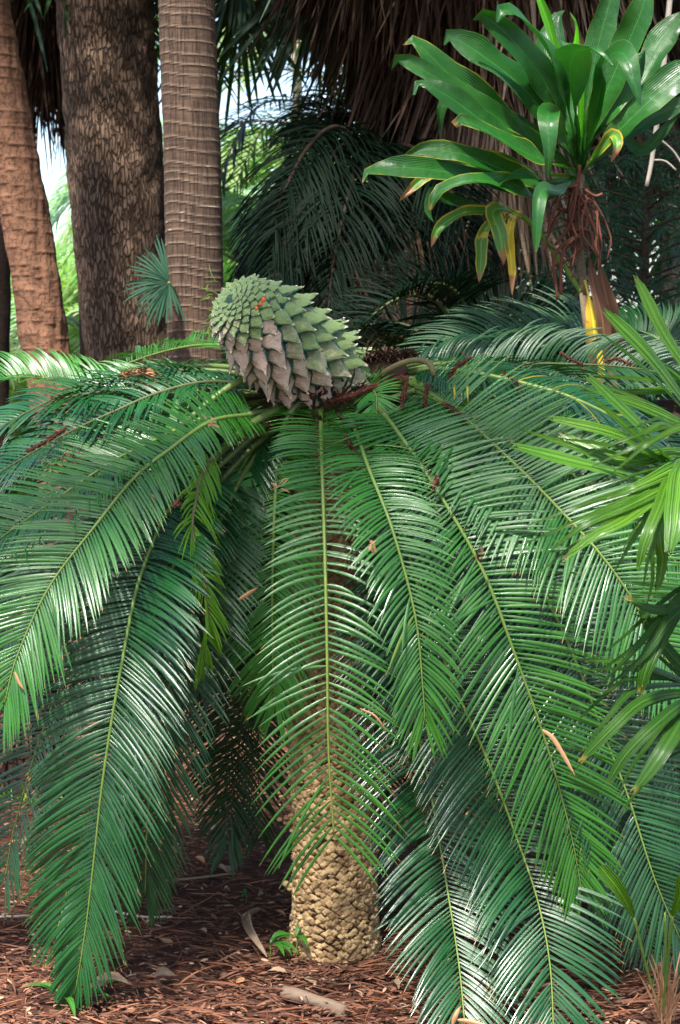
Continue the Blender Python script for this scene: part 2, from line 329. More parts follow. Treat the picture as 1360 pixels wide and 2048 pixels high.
# ================================================================ GROUND
def gz(x, y):
    p = np.stack(np.broadcast_arrays(x, y, 0 * x), -1)
    return .022 * snoise(p * .55, 3, 3) + .008 * snoise(p * 4., 5, 2) - .012
def make_ground():
    xs = np.r_[-60, -30, -14, np.linspace(-7, 7, 240), 14, 30, 60]; ys = np.r_[-12, -3, 1, np.linspace(3.3, 13, 240), 18, 30, 60, 120]
    X, Y = np.meshgrid(xs, ys); Z = gz(X, Y); far = (np.abs(X) > 8) | (Y > 14) | (Y < 3); Z[far] = -.012
    mb = MB(); mb.grid(np.stack([X, Y, Z], -1))
    m, t = mk('mulch_soil'); b = NB(t)
    tc = b.n('ShaderNodeTexCoord'); n1 = b.n('ShaderNodeTexNoise', _Scale=2.2, _Detail=6., _Roughness=.65); b.l(tc.outputs['Object'], n1.inputs[0])
    mp = b.n('ShaderNodeMapping'); mp.inputs['Scale'].default_value = (18, 60, 30); b.l(tc.outputs['Object'], mp.inputs[0])
    n2 = b.n('ShaderNodeTexNoise', _Scale=1., _Detail=6., _Roughness=.7, _Distortion=.6); b.l(mp.outputs[0], n2.inputs[0])
    n3 = b.n('ShaderNodeTexVoronoi', _Scale=38.); b.l(tc.outputs['Object'], n3.inputs['Vector'])
    col = b.mix(b.mr(n2.outputs[0], .3, .7), (.022, .009, .006), (.17, .062, .035))
    col = b.mix(b.mr(n1.outputs[0], .4, .65, 0., .8), col, (.06, .022, .013))
    col = b.mix(b.mr(n3.outputs['Distance'], .12, .2, .3, 0.), col, (.38, .24, .15))
    bp = b.n('ShaderNodeBump', _Strength=1., _Distance=.02); b.l(b.ma('ADD', n2.outputs[0], n1.outputs[0]), bp.inputs['Height'])
    pr = b.n('ShaderNodeBsdfPrincipled', _Roughness=.9); b.l(col, pr.inputs[0]); b.l(bp.outputs[0], pr.inputs['Normal']); pr.inputs['Specular IOR Level'].default_value = .2
    o = b.n('ShaderNodeOutputMaterial'); b.l(pr.outputs[0], o.inputs[0])
    tag(mb.build('ground', m), 'reddish brown mulched forest floor', kind='structure')
make_ground()

def scatter_xy(n, y0=3.9, y1=9.5):
    y = y0 + (y1 - y0) * RS.rand(n) ** 1.5
    x = (RS.rand(n) * 2 - 1) * (.27 * y + .5)
    return x, y
hash_seed = {'needle_mulch': 21, 'rust_needle_litter': 22, 'bark_chips': 23, 'wood_chips': 24}
def litter(name, n, mat, L, Wd, lift, label, cat, up=.1, prof=LEAFP, K=4, y1=9.5, bendz=.3):
    mb = MB(); x, y = scatter_xy(n, y1=y1); nb = n // 22
    ta = RS.rand(nb) * 6.28; tr_ = .135 + .10 * RS.rand(nb) ** 1.5; tx, ty = P(668, 1955, 4.95)[0], 4.97
    keep = snoise(np.stack([x * 2.2, y * 2.2, 0 * x], -1), hash_seed[name], 3) + RS.normal(0, .35, n) > -.35; x, y = x[keep], y[keep]
    z = np.r_[gz(x, y) + lift * (RS.rand(len(x)) + .1), .008 + .018 * np.clip(1 - (tr_ - .135) / .08, 0, 1) * RS.rand(nb)]
    x = np.r_[x, tx + np.cos(ta) * tr_]; y = np.r_[y, ty + np.sin(ta) * tr_]; n = len(x)
    an = np.where(RS.rand(n) < .65, RS.normal(0, .35, n), RS.rand(n) * 6.28)
    d = np.stack([np.cos(an), np.sin(an), RS.normal(0, up, n)], -1)
    nr = nz(np.stack([RS.normal(0, .35, n), RS.normal(0, .35, n) - .2, np.ones(n)], -1))
    bd = np.stack([RS.normal(0, .5, n), RS.normal(0, .5, n), -bendz * RS.rand(n)], -1)
    blades(mb, np.stack([x, y, z], -1), d, nr, RS.uniform(L[0], L[1], n), RS.uniform(Wd[0], Wd[1], n), bd, K=K, prof=prof, fold=.5, m=0)
    tag(mb.build(name, mat), label, cat, kind='stuff')
SQ = lambda s: np.interp(s, [0, .1, .9, 1], [.5, 1, .8, .3])
M['mulch_dk'] = rough_mat('mulch_dark', (.035, .017, .011), (.22, .10, .06), 30, .9, .5, .003, byrnd=.9)
M['mulch_lt'] = rough_mat('chips_pale', (.20, .10, .06), (.46, .30, .20), 30, .85, .5, .003, byrnd=.85)
M['mulch_or'] = rough_mat('needles_rust', (.08, .03, .016), (.28, .11, .055), 30, .85, .5, .003, byrnd=.9)
litter('needle_mulch', 22000, M['mulch_dk'], (.012, .085), (.003, .009), .03, 'dark brown needle and twig mulch covering the ground', 'mulch', up=.15)
litter('rust_needle_litter', 8000, M['mulch_or'], (.05, .14), (.003, .007), .036, 'rust coloured fallen conifer needles over the mulch', 'litter', up=.2)
litter('bark_chips', 12000, M['mulch_dk'], (.01, .035), (.006, .016), .034, 'dark reddish brown bark chips scattered through the mulch', 'bark chips', up=.3, prof=SQ, K=2)
litter('wood_chips', 8000, M['mulch_lt'], (.006, .030), (.003, .013), .036, 'pale wood chips scattered over the mulch', 'wood chips', up=.25, prof=SQ, K=2)

# ================================================================ CYCAD
CROWN = P(655, 800, 5.05)
cyc = thing('cycad', 'large cycad with glossy drooping fronds and a big scaly green cone on top', 'cycad', (P(668, 1955, 4.95)[0], 4.95, 0))

def cycad_trunk():
    top = P(650, 800, 5.05); bot = A(P(668, 1955, 4.95)[0], 4.97, -.04)
    H = top[2] - bot[2]
    rad_at = lambda z: np.interp(z / H, [0, .04, .12, .3, .5, .75, 1.05], [.142, .136, .122, .118, .118, .115, .12])
    cx = lambda z: bot[:2][None] + (top[:2] - bot[:2])[None] * (z / H)[:, None] + .006 * np.stack([np.sin(z * 5), np.cos(z * 7)], -1)
    mb = MB()
    zz = np.linspace(0, H, 60); c = cx(zz); an = np.linspace(0, 6.283, 40, endpoint=False)
    r = rad_at(zz)[:, None] * .97 + .002 * np.sin(an * 5)[None]
    g = np.stack([c[:, :1] + r * np.cos(an), c[:, 1:] + r * np.sin(an), np.repeat(zz[:, None] + bot[2], 40, 1)], -1)
    mb.grid(g, m=1, wrapu=True)
    core = mb.build('trunk', [M['knob'], M['knob_core']], cyc)
    kb = MB()
    rows = 146; per = 33; rnd = RS
    uu, vv = np.meshgrid(np.linspace(-1, 1, 7), np.linspace(-1, 1, 7))
    # map the square to a rhombus-like pad
    rx = (uu - vv) / 2 ; ry = (uu + vv) / 2
    d = np.maximum(np.abs(uu), np.abs(vv))
    hgt = np.interp(d, [0, .34, .67, 1], [1, .98, .82, -.25])
    n = rows * per
    ri = np.repeat(np.arange(rows), per); ci = np.tile(np.arange(per), rows)
    z = (ri + .5) / rows * H * 1.0 + rnd.normal(0, .003, n) + .004 * np.sin(ci * 2.1 + ri * .3)
    th = (ci + .5 * (ri % 2)) / per * 6.283 + rnd.normal(0, .025, n) + .05 * np.sin(ri * .35)
    big = rnd.uniform(.75, 1.2, n)
    keep = rnd.rand(n) > .025; z, th, big = z[keep], th[keep], big[keep]; n = len(z)
    R = rad_at(z); hw = math.pi * .12 / per * 1.45 * big; hh = H / rows * 1.15 * big
    hh = hh * np.where(rnd.rand(n) < .25, .7, 1.1)
    ht = rnd.uniform(.004, .010, n) * np.where(rnd.rand(n) < .06, 1.6, 1)
    tilt = rnd.normal(0, .12, n)
    t = th[:, None, None] + (rx[None] * hw[:, None, None]) / R[:, None, None]
    zl = z[:, None, None] + ry[None] * hh[:, None, None] + rx[None] * hw[:, None, None] * tilt[:, None, None]
    wob = .2 * rnd.normal(size=(n, 7, 7)) * (d[None] < .9)
    rr = R[:, None, None] + ht[:, None, None] * (hgt[None] + wob - .25 * ry[None])
    cc = cx(z)
    # sag: every pad points slightly up
    g = np.stack([cc[:, 0][:, None, None] + rr * np.cos(t), cc[:, 1][:, None, None] + rr * np.sin(t), zl + bot[2] + .25 * (rr - R[:, None, None])], -1)
    a = np.zeros((n, 7, 7, 4)); a[..., 2] = rnd.rand(n)[:, None, None]; a[..., 0] = d[None]
    idx = np.arange(n * 49).reshape(n, 7, 7)
    f = np.stack([idx[:, :-1, :-1], idx[:, :-1, 1:], idx[:, 1:, 1:], idx[:, 1:, :-1]], -1).reshape(-1, 4)
    kb.add(g, f, a)
    # a few larger warts / offset buds on the outline
    for (px, py, s) in ((578, 1772, .020), (590, 1905, .018), (752, 1905, .026), (745, 1795, .02), (575, 1640, .018)):
        q = P(px, py, 4.97); 
        for k in range(9):
            b0 = q + rnd.normal(0, s * .4, 3)
            an = np.linspace(0, 6.283, 8, endpoint=False); ph = np.linspace(.1, 3.04, 6)
            g = b0 + s * .55 * np.stack([np.outer(np.sin(ph), np.cos(an)), np.outer(np.sin(ph), np.sin(an)), np.outer(np.cos(ph), np.ones(8)) * .7], -1)
            kb.grid(g, wrapu=True)
    kb.build('leaf_base_scars', M['knob'], core).location = (0, 0, 0)
    core.children[0].parent = core
cycad_trunk()

def frond(root, pts, L=.25, n=84, a0=78, a1=38, start=.14, hint=None, mat='frond', rmat='rachis', w=.0135, droop=.55, fwd=.35, lift=.25,
          rr=(.009, .0022), yel=None, miss=0., K=7, end=1., tipL=.62, asym=(1., 1.), pet='petiole', twist=0., name='frond', aux=None, wild=.06, fold=-.25, shape=None, endf=.55, dens=.25):
    n = int(n * 1.18); w = w * .72; droop = droop * .5; fwd = fwd * .45
    p = spline(pts, 60); T = tangents(p)
    if hint is None:
        out = p[-1] - p[0]; out[2] = 0; out = nz(out) * 1.0 + A(0, 0, 1)
        hint = out
    hint = nz(np.asarray(hint, float))
    S = nz(np.cross(T, hint)); N = np.cross(S, T)
    mb = MB()
    q0 = np.linspace(0, 1, n); q0 = (q0 + dens * q0 ** 2) / (1 + dens); t = start + (end - start) * q0; jt = t + RS.normal(0, .12 / n, n); jt = np.clip(jt, 0, 1)
    ip = jt * 59; i0 = np.clip(ip.astype(int), 0, 58); fr = (ip - i0)[:, None]
    lerp = lambda q: q[i0] * (1 - fr) + q[i0 + 1] * fr
    Pb, Tb, Sb, Nb = lerp(p), nz(lerp(T)), nz(lerp(S)), nz(lerp(N))
    q = (t - start) / (end - start)
    prof = np.interp(q, [0, .06, .2, .45, .75, .93, 1], [.42, .72, .95, 1, .92, tipL, tipL * .75])
    if shape: prof = np.interp(q, [0, .12, .4, .65, .88, 1], shape)
    ang = np.radians(np.interp(q, [0, .08, .5, .85, 1], [a0 + 12, a0, (a0 + a1) / 2 + 4, a1 + 3, a1 * endf]))
    # slow gusts of disorder along the frond so leaflets clump and part
    for si, sg in enumerate((-1, 1)):
        ph = RS.rand(6) * 6.28
        gust = (np.sin(q * 23 + ph[0]) + np.sin(q * 51 + ph[1]) + .6 * np.sin(q * 97 + ph[2])) / 2.6
        g2 = (np.sin(q * 17 + ph[3]) + np.sin(q * 41 + ph[4])) / 2
        odd = (RS.rand(n) < .05) * RS.normal(0, .22, n); an = ang + wild * 1.3 * gust + RS.normal(0, .03, n) + odd
        lf = lift * (1 + .5 * g2) + RS.normal(0, .035, n)
        d0 = nz(np.cos(an)[:, None] * Tb + np.sin(an)[:, None] * Sb * sg + lf[:, None] * Nb)
        tw = RS.normal(0, .07, n) + .12 * g2 + twist * sg
        nr = nz(Nb + .35 * Tb * 0 - (lf[:, None]) * Sb * sg * .6 + tw[:, None] * Tb)
        bend = droop * (1 + .35 * g2 + RS.normal(0, .1, n))[:, None] * A(0, 0, -1) + fwd * Tb + RS.normal(0, .04, (n, 3)) - .3 * lf[:, None] * Nb
        LL = L * prof * asym[si] * (1 + .05 * gust + RS.normal(0, .04, n)); LL = np.where(RS.rand(n) < .03, LL * RS.uniform(.5, .9, n), LL)
        k = RS.rand(n) > max(miss, .012)
        if miss: LL = np.where(RS.rand(n) < miss * 2, LL * .75, LL)
        ax = np.zeros(n) if yel is None else (RS.rand(n) < yel) * RS.rand(n)
        if aux is not None: ax = np.maximum(ax, aux(q, sg))
        blades(mb, (Pb + Sb * sg * .003)[k], d0[k], nr[k], LL[k], w * (1 + RS.normal(0, .06, k.sum())), bend[k], K=K, aux=ax[k], cross=2, fold=fold)
    o = mb.build(name, M[mat], root)
    rb = MB()
    rr_ = np.interp(np.linspace(0, 1, 60), [0, .12, .6, 1], [rr[0] * 1.5, rr[0], (rr[0] + rr[1]) / 2, rr[1]])
    ns = max(6, int(start * 59) + 2)
    rb.tube(p[ns - 2:], rr_[ns - 2:] * .75, 6, m=0); rb.tube(p[:ns], rr_[:ns], 8, m=1)
    r = rb.build('rachis', [M[rmat], M[pet]], o); r.location = (0, 0, 0)
    return o

def F(px, **kw):
    return frond(cyc, [P(*q) for q in px], **kw)
# --- front and right-hand fronds (photo positions with their own distances)
F([(640, 805, 5.0), (641, 830, 4.86), (645, 950, 4.62), (650, 1120, 4.48), (654, 1300, 4.42), (657, 1500, 4.42), (668, 1672, 4.45)], L=.285, n=68, dens=1.1, a0=86, a1=58, start=.07, w=.0135, yel=.0, droop=.7, fwd=.35, asym=(.92, 1.), shape=[.50, .52, .60, .80, 1., .72], endf=.8, hint=(0, -1, .55), rr=(.009, .003))
F([(700, 812, 5.0), (708, 850, 4.8), (735, 930, 4.55), (785, 1060, 4.40), (830, 1230, 4.34), (846, 1380, 4.33), (850, 1450, 4.34)], L=.165, n=80, a0=84, a1=42, start=.16, w=.012, mat='frond', droop=.8, yel=.03, hint=(.15, -1, .6), tipL=.9)
F([(720, 800, 5.0), (755, 815, 4.85), (800, 870, 4.68), (880, 990, 4.55), (965, 1140, 4.47), (1030, 1310, 4.45), (1090, 1480, 4.46), (1140, 1660, 4.5), (1165, 1790, 4.52)], L=.27, n=104, a0=84, a1=38, start=.12, w=.0135, droop=.25, hint=(.12, -1, .35), tipL=.6)
F([(740, 790, 5.05), (800, 775, 4.95), (900, 815, 4.75), (1010, 910, 4.62), (1120, 1020, 4.55), (1210, 1120, 4.5), (1290, 1240, 4.5), (1375, 1400, 4.5)], L=.27, n=96, a0=84, a1=45, start=.16, w=.013, droop=.12, hint=(.12, -1, .3))
F([(740, 800, 5.0), (800, 830, 4.9), (900, 900, 4.78), (1000, 1030, 4.7), (1080, 1170, 4.66), (1150, 1320, 4.62), (1200, 1450, 4.6), (1255, 1590, 4.6), (1310, 1760, 4.6), (1370, 1900, 4.62)], L=.29, n=108, a0=80, a1=48, start=.2, mat='frond_blue', w=.0135, droop=.12, hint=(.12, -1, .3), yel=.0)
F([(720, 820, 5.0), (770, 930, 4.85), (830, 1150, 4.75), (900, 1350, 4.68), (975, 1520, 4.64), (1035, 1680, 4.6), (1075, 1800, 4.52), (1100, 1930, 4.45), (1108, 2085, 4.38)], L=.29, n=120, a0=80, a1=52, start=.2, mat='frond_blue', w=.013, droop=.55, hint=(.15, -1, .6), tipL=.7)
F([(700, 830, 5.0), (740, 1000, 4.9), (790, 1250, 4.8), (835, 1460, 4.75), (868, 1620, 4.7), (895, 1780, 4.6), (918, 1930, 4.5), (932, 2075, 4.4)], L=.27, n=110, a0=78, a1=50, start=.25, mat='frond_blue', w=.013, droop=.55, hint=(.1, -1, .5), tipL=.7)
F([(740, 800, 5.15), (850, 850, 5.1), (980, 960, 5.05), (1100, 1130, 5.02), (1200, 1330, 5.0), (1290, 1560, 5.0), (1350, 1760, 5.0)], L=.28, n=90, a0=78, a1=50, start=.2, mat='frond_blue', w=.014, droop=.2, hint=(.2, -1, .35))
F([(740, 790, 5.1), (870, 830, 5.0), (1030, 880, 4.9), (1160, 960, 4.85), (1290, 1060, 4.8), (1420, 1200, 4.8)], L=.27, n=90, a0=80, a1=48, start=.2, mat='frond', w=.0135, droop=.4, hint=(.2, -1, .5))
# small fresh frond above the right of centre, and the yellow-green bent one
F([(715, 800, 4.98), (735, 775, 4.9), (752, 790, 4.85), (752, 830, 4.82)], L=.085, n=34, a0=80, a1=40, start=.25, mat='frond_fresh', w=.008, droop=.3, hint=(0, -1, .6), rr=(.005, .002))
F([(735, 790, 5.05), (790, 762, 4.98), (840, 775, 4.88), (900, 815, 4.75), (960, 860, 4.68), (1025, 895, 4.64)], L=.17, n=56, a0=70, a1=40, start=.28, mat='frond_yel', w=.011, droop=.2, hint=(.2, -.5, 1), asym=(1., .12), miss=.05, rr=(.014, .007), rmat='petiole', wild=.25)
# right side, nearly level fronds
YB = lambda q, sg: np.where((q > .3) & (q < .95) & (sg > 0) & (RS.rand(len(q)) < .0), .9, 0.)
F([(730, 775, 5.1), (800, 750, 5.05), (870, 738, 4.98), (960, 748, 4.9), (1060, 770, 4.85), (1150, 798, 4.82), (1250, 850, 4.8), (1330, 930, 4.8)], L=.235, n=92, a0=66, a1=44, start=.2, w=.012, droop=2.0, fwd=.4, hint=(.1, -.35, 1), rr=(.012, .004), mat='frond_blue', yel=.08)
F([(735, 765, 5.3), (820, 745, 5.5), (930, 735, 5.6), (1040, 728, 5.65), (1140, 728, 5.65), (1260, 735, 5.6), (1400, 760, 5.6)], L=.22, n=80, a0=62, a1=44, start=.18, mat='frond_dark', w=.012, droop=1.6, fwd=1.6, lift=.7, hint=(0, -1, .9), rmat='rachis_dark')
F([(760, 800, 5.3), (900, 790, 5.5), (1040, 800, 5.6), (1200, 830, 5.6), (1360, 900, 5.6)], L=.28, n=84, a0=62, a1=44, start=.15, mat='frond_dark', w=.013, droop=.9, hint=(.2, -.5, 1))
F([(760, 800, 5.15), (900, 850, 5.2), (1020, 868, 5.2), (1150, 880, 5.2), (1290, 920, 5.15)], L=.2, n=70, a0=68, a1=44, start=.2, mat='frond_fresh', w=.012, droop=.7, hint=(.2, -.6, 1))
# --- left-hand fronds
F([(590, 812, 5.0), (505, 828, 4.85), (423, 842, 4.72), (340, 898, 4.62), (268, 956, 4.55), (191, 1051, 4.47), (99, 1173, 4.42), (35, 1310, 4.4), (8, 1410, 4.4)], L=.225, n=104, a0=76, a1=42, start=.14, w=.0125, mat='frond', droop=.25, hint=(-.15, -1, .4), yel=.0, shape=[.35, .5, .85, 1, .9, .6])
F([(560, 800, 5.05), (480, 812, 4.95), (400, 838, 4.85), (300, 885, 4.74), (220, 926, 4.66), (110, 1000, 4.6), (0, 1077, 4.55), (-70, 1140, 4.53)], L=.2, n=88, a0=76, a1=50, start=.2, w=.0125, mat='frond', droop=.25, hint=(-.4, -.8, 1))
F([(590, 815, 5.0), (530, 850, 4.9), (440, 930, 4.8), (345, 1010, 4.68), (300, 1100, 4.58), (270, 1190, 4.5), (245, 1320, 4.45), (222, 1450, 4.43), (203, 1580, 4.43), (190, 1700, 4.45), (175, 1830, 4.48), (160, 1930, 4.5), (150, 1990, 4.52)], L=.27, n=118, a0=80, a1=36, start=.2, w=.0145, mat='frond_blue', droop=.6, hint=(-.25, -1, .6), tipL=.5)
F([(570, 790, 5.05), (480, 768, 5.0), (400, 765, 4.95), (312, 787, 4.9), (235, 820, 4.86), (147, 860, 4.82), (48, 915, 4.8), (-60, 980, 4.8)], L=.19, n=56, a0=66, a1=44, start=.16, w=.0135, mat='frond_blue', droop=1.0, hint=(-.3, -.6, 1), rmat='rachis_dark', miss=.04)
F([(560, 785, 5.15), (470, 785, 5.1), (380, 790, 5.08), (260, 780, 5.02), (180, 787, 4.98), (110, 800, 4.95), (62, 820, 4.95), (-30, 870, 4.93)], L=.19, n=60, a0=62, a1=44, start=.15, w=.013, mat='frond_blue', droop=1.1, hint=(-.2, -.5, 1), rmat='rachis_dark', miss=.04)
F([(560, 780, 5.2), (460, 768, 5.25), (360, 762, 5.25), (240, 775, 5.2), (120, 760, 5.2), (20, 755, 5.2), (-80, 780, 5.2)], L=.15, n=84, a0=60, a1=44, start=.2, w=.012, mat='frond', droop=1.0, lift=.6, hint=(-.1, -.5, 1), rmat='rachis_dark')
F([(560, 770, 5.3), (470, 700, 5.6), (410, 690, 5.8), (340, 700, 6.), (260, 725, 6.2), (180, 760, 6.4)], L=.17, n=66, a0=58, a1=40, start=.2, w=.010, mat='frond', droop=.9, lift=.5, hint=(-.1, -.3, 1), miss=.05)
F([(560, 790, 5.1), (470, 800, 5.05), (400, 830, 5.0), (330, 900, 4.95), (240, 990, 4.9), (120, 1130, 4.85), (0, 1300, 4.8)], L=.25, n=84, a0=70, a1=44, start=.2, w=.013, mat='frond_blue', droop=.7, hint=(-.4, -1, .8))
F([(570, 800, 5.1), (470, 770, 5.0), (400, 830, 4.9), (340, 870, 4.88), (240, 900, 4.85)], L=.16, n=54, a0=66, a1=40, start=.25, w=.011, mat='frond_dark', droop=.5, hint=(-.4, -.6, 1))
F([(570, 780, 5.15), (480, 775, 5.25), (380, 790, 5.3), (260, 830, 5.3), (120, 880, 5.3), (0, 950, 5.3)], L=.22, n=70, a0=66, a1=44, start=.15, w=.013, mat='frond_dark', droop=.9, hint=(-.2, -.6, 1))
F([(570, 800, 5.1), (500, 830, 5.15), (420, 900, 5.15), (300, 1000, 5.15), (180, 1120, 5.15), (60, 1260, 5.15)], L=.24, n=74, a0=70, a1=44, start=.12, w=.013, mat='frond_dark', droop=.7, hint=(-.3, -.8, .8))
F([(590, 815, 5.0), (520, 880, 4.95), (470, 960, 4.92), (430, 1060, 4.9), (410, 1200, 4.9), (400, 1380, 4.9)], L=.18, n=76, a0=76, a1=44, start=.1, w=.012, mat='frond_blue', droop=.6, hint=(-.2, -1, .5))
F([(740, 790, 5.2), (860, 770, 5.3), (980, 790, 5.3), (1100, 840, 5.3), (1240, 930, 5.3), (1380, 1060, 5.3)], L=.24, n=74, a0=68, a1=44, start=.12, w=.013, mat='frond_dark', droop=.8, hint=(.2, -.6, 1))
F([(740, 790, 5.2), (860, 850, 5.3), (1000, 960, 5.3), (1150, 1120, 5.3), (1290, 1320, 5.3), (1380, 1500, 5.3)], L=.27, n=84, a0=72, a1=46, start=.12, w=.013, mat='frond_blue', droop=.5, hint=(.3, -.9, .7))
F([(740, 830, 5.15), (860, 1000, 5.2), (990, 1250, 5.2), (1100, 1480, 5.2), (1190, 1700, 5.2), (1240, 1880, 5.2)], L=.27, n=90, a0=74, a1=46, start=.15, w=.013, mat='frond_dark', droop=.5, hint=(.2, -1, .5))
F([(740, 820, 5.1), (900, 1000, 5.0), (1060, 1250, 4.93), (1180, 1500, 4.9), (1265, 1730, 4.88), (1310, 1930, 4.86)], L=.27, n=100, a0=76, a1=48, start=.2, w=.013, mat='frond_blue', droop=.4, hint=(.15, -1, .4), rmat='rachis_dark')
F([(740, 800, 5.05), (900, 860, 4.95), (1080, 1000, 4.9), (1230, 1220, 4.85), (1340, 1500, 4.8), (1400, 1750, 4.8)], L=.27, n=100, a0=78, a1=48, start=.2, w=.013, mat='frond_blue', droop=.3, hint=(.15, -1, .4), rmat='rachis_dark')
# behind the front-left, hanging dark ones and the twisted yellow one
F([(600, 830, 5.05), (560, 900, 4.95), (550, 1000, 4.86), (545, 1150, 4.8), (545, 1300, 4.8), (550, 1420, 4.85)], L=.22, n=80, a0=76, a1=40, start=.12, w=.012, mat='frond_fresh', droop=.7, hint=(-.3, -1, .6))
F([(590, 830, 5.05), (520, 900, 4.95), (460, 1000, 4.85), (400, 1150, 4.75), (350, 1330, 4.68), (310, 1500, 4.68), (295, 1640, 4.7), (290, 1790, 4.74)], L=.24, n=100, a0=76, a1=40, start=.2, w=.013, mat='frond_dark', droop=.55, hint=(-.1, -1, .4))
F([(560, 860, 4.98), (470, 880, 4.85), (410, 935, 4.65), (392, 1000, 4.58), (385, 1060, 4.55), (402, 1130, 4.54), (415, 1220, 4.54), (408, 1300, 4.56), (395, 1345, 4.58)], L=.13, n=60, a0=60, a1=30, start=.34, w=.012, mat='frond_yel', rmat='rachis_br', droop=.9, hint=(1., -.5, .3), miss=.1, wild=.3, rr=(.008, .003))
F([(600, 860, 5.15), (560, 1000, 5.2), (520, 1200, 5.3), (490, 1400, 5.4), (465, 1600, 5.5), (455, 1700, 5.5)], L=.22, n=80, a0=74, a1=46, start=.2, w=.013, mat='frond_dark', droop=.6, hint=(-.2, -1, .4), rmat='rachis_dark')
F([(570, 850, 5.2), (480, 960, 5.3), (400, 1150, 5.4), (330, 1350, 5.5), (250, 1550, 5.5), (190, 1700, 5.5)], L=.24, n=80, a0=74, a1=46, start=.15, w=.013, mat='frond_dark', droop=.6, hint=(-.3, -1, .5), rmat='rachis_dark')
F([(560, 840, 5.1), (440, 900, 5.1), (300, 1050, 5.0), (180, 1250, 4.95), (90, 1450, 4.95), (30, 1650, 4.95), (10, 1760, 4.95)], L=.26, n=84, a0=74, a1=46, start=.15, w=.013, mat='frond_blue', droop=.6, hint=(-.4, -1, .6))
F([(590, 830, 5.05), (500, 900, 4.9), (400, 1020, 4.8), (320, 1200, 4.72), (250, 1400, 4.68), (190, 1580, 4.66), (150, 1720, 4.66), (110, 1880, 4.66)], L=.25, n=96, a0=74, a1=40, start=.2, w=.013, mat='frond_blue', droop=.6, hint=(-.3, -1, .6), twist=.5)
# procedural fronds on the far side of the crown
for k, az_ in enumerate((20, 48, 75, 100, 128, 155, 178, 8, 62, 115, 143, 88)):
    a_ = rad(az_ + RS.uniform(-6, 6)); o_ = A(math.cos(a_), math.sin(a_), 0); l_ = RS.uniform(1.25, 1.6)
    lo = k >= 7
    pr_ = [(0, 0), (.3, .10 if not lo else .03), (.7, .06 if not lo else -.15), (1.0, -.18 if not lo else -.5), (1.22, -.6 if not lo else -.95), (1.3, -1.0 if not lo else -1.3)]
    frond(cyc, [CROWN + o_ * (r_ * l_ / 1.5 + .06) + A(0, 0, z_ * l_ / 1.5) for r_, z_ in pr_], L=.25, n=62, a0=74, a1=44, start=.2, w=.015, K=5, mat='frond_dark', droop=.6, rmat='rachis_dark')
# extra bare petioles leaving the crown base
def petiole(px, r=.013, mat='petiole'):
    p = spline([P(*q) for q in px], 24); mb = MB(); mb.tube(p, np.linspace(r, r * .75, 24), 8); mb.build('petiole', M[mat], cyc)
petiole([(620, 812, 5.0), (560, 820, 4.9), (500, 850, 4.82), (440, 905, 4.8), (380, 980, 4.78)], .014)
petiole([(560, 790, 5.0), (520, 758, 4.92), (480, 762, 4.86), (430, 795, 4.82), (365, 850, 4.8)], .012)
petiole([(730, 785, 5.0), (770, 745, 4.9), (820, 722, 4.84), (858, 726, 4.8), (868, 752, 4.79)], .011, 'rachis_br')
petiole([(720, 790, 5.0), (800, 760, 5.0), (900, 757, 4.98)], .012)
petiole([(560, 800, 5.1), (480, 790, 5.05), (420, 780, 5.05), (330, 800, 5.05)], .013)
petiole([(720, 810, 4.95), (770, 800, 4.86), (830, 780, 4.82)], .011)
petiole([(620, 830, 4.95), (600, 808, 4.88), (575, 835, 4.85), (560, 880, 4.86)], .010)

for k in range(9):   # hanging old fronds close round the far side of the trunk
    a_ = rad(15 + k * 19 + RS.uniform(-5, 5)); o_ = A(math.cos(a_), math.sin(a_), 0)
    frond(cyc, [CROWN + o_ * r_ + A(0, 0, z_) for r_, z_ in ((.08, 0), (.3, -.02), (.5, -.3), (.6, -.75), (.62, -1.2), (.6, -1.5))], L=.26, n=70, a0=76, a1=46, start=.2, w=.014, K=5, mat='frond_dark', droop=.6, rmat='rachis_dark')
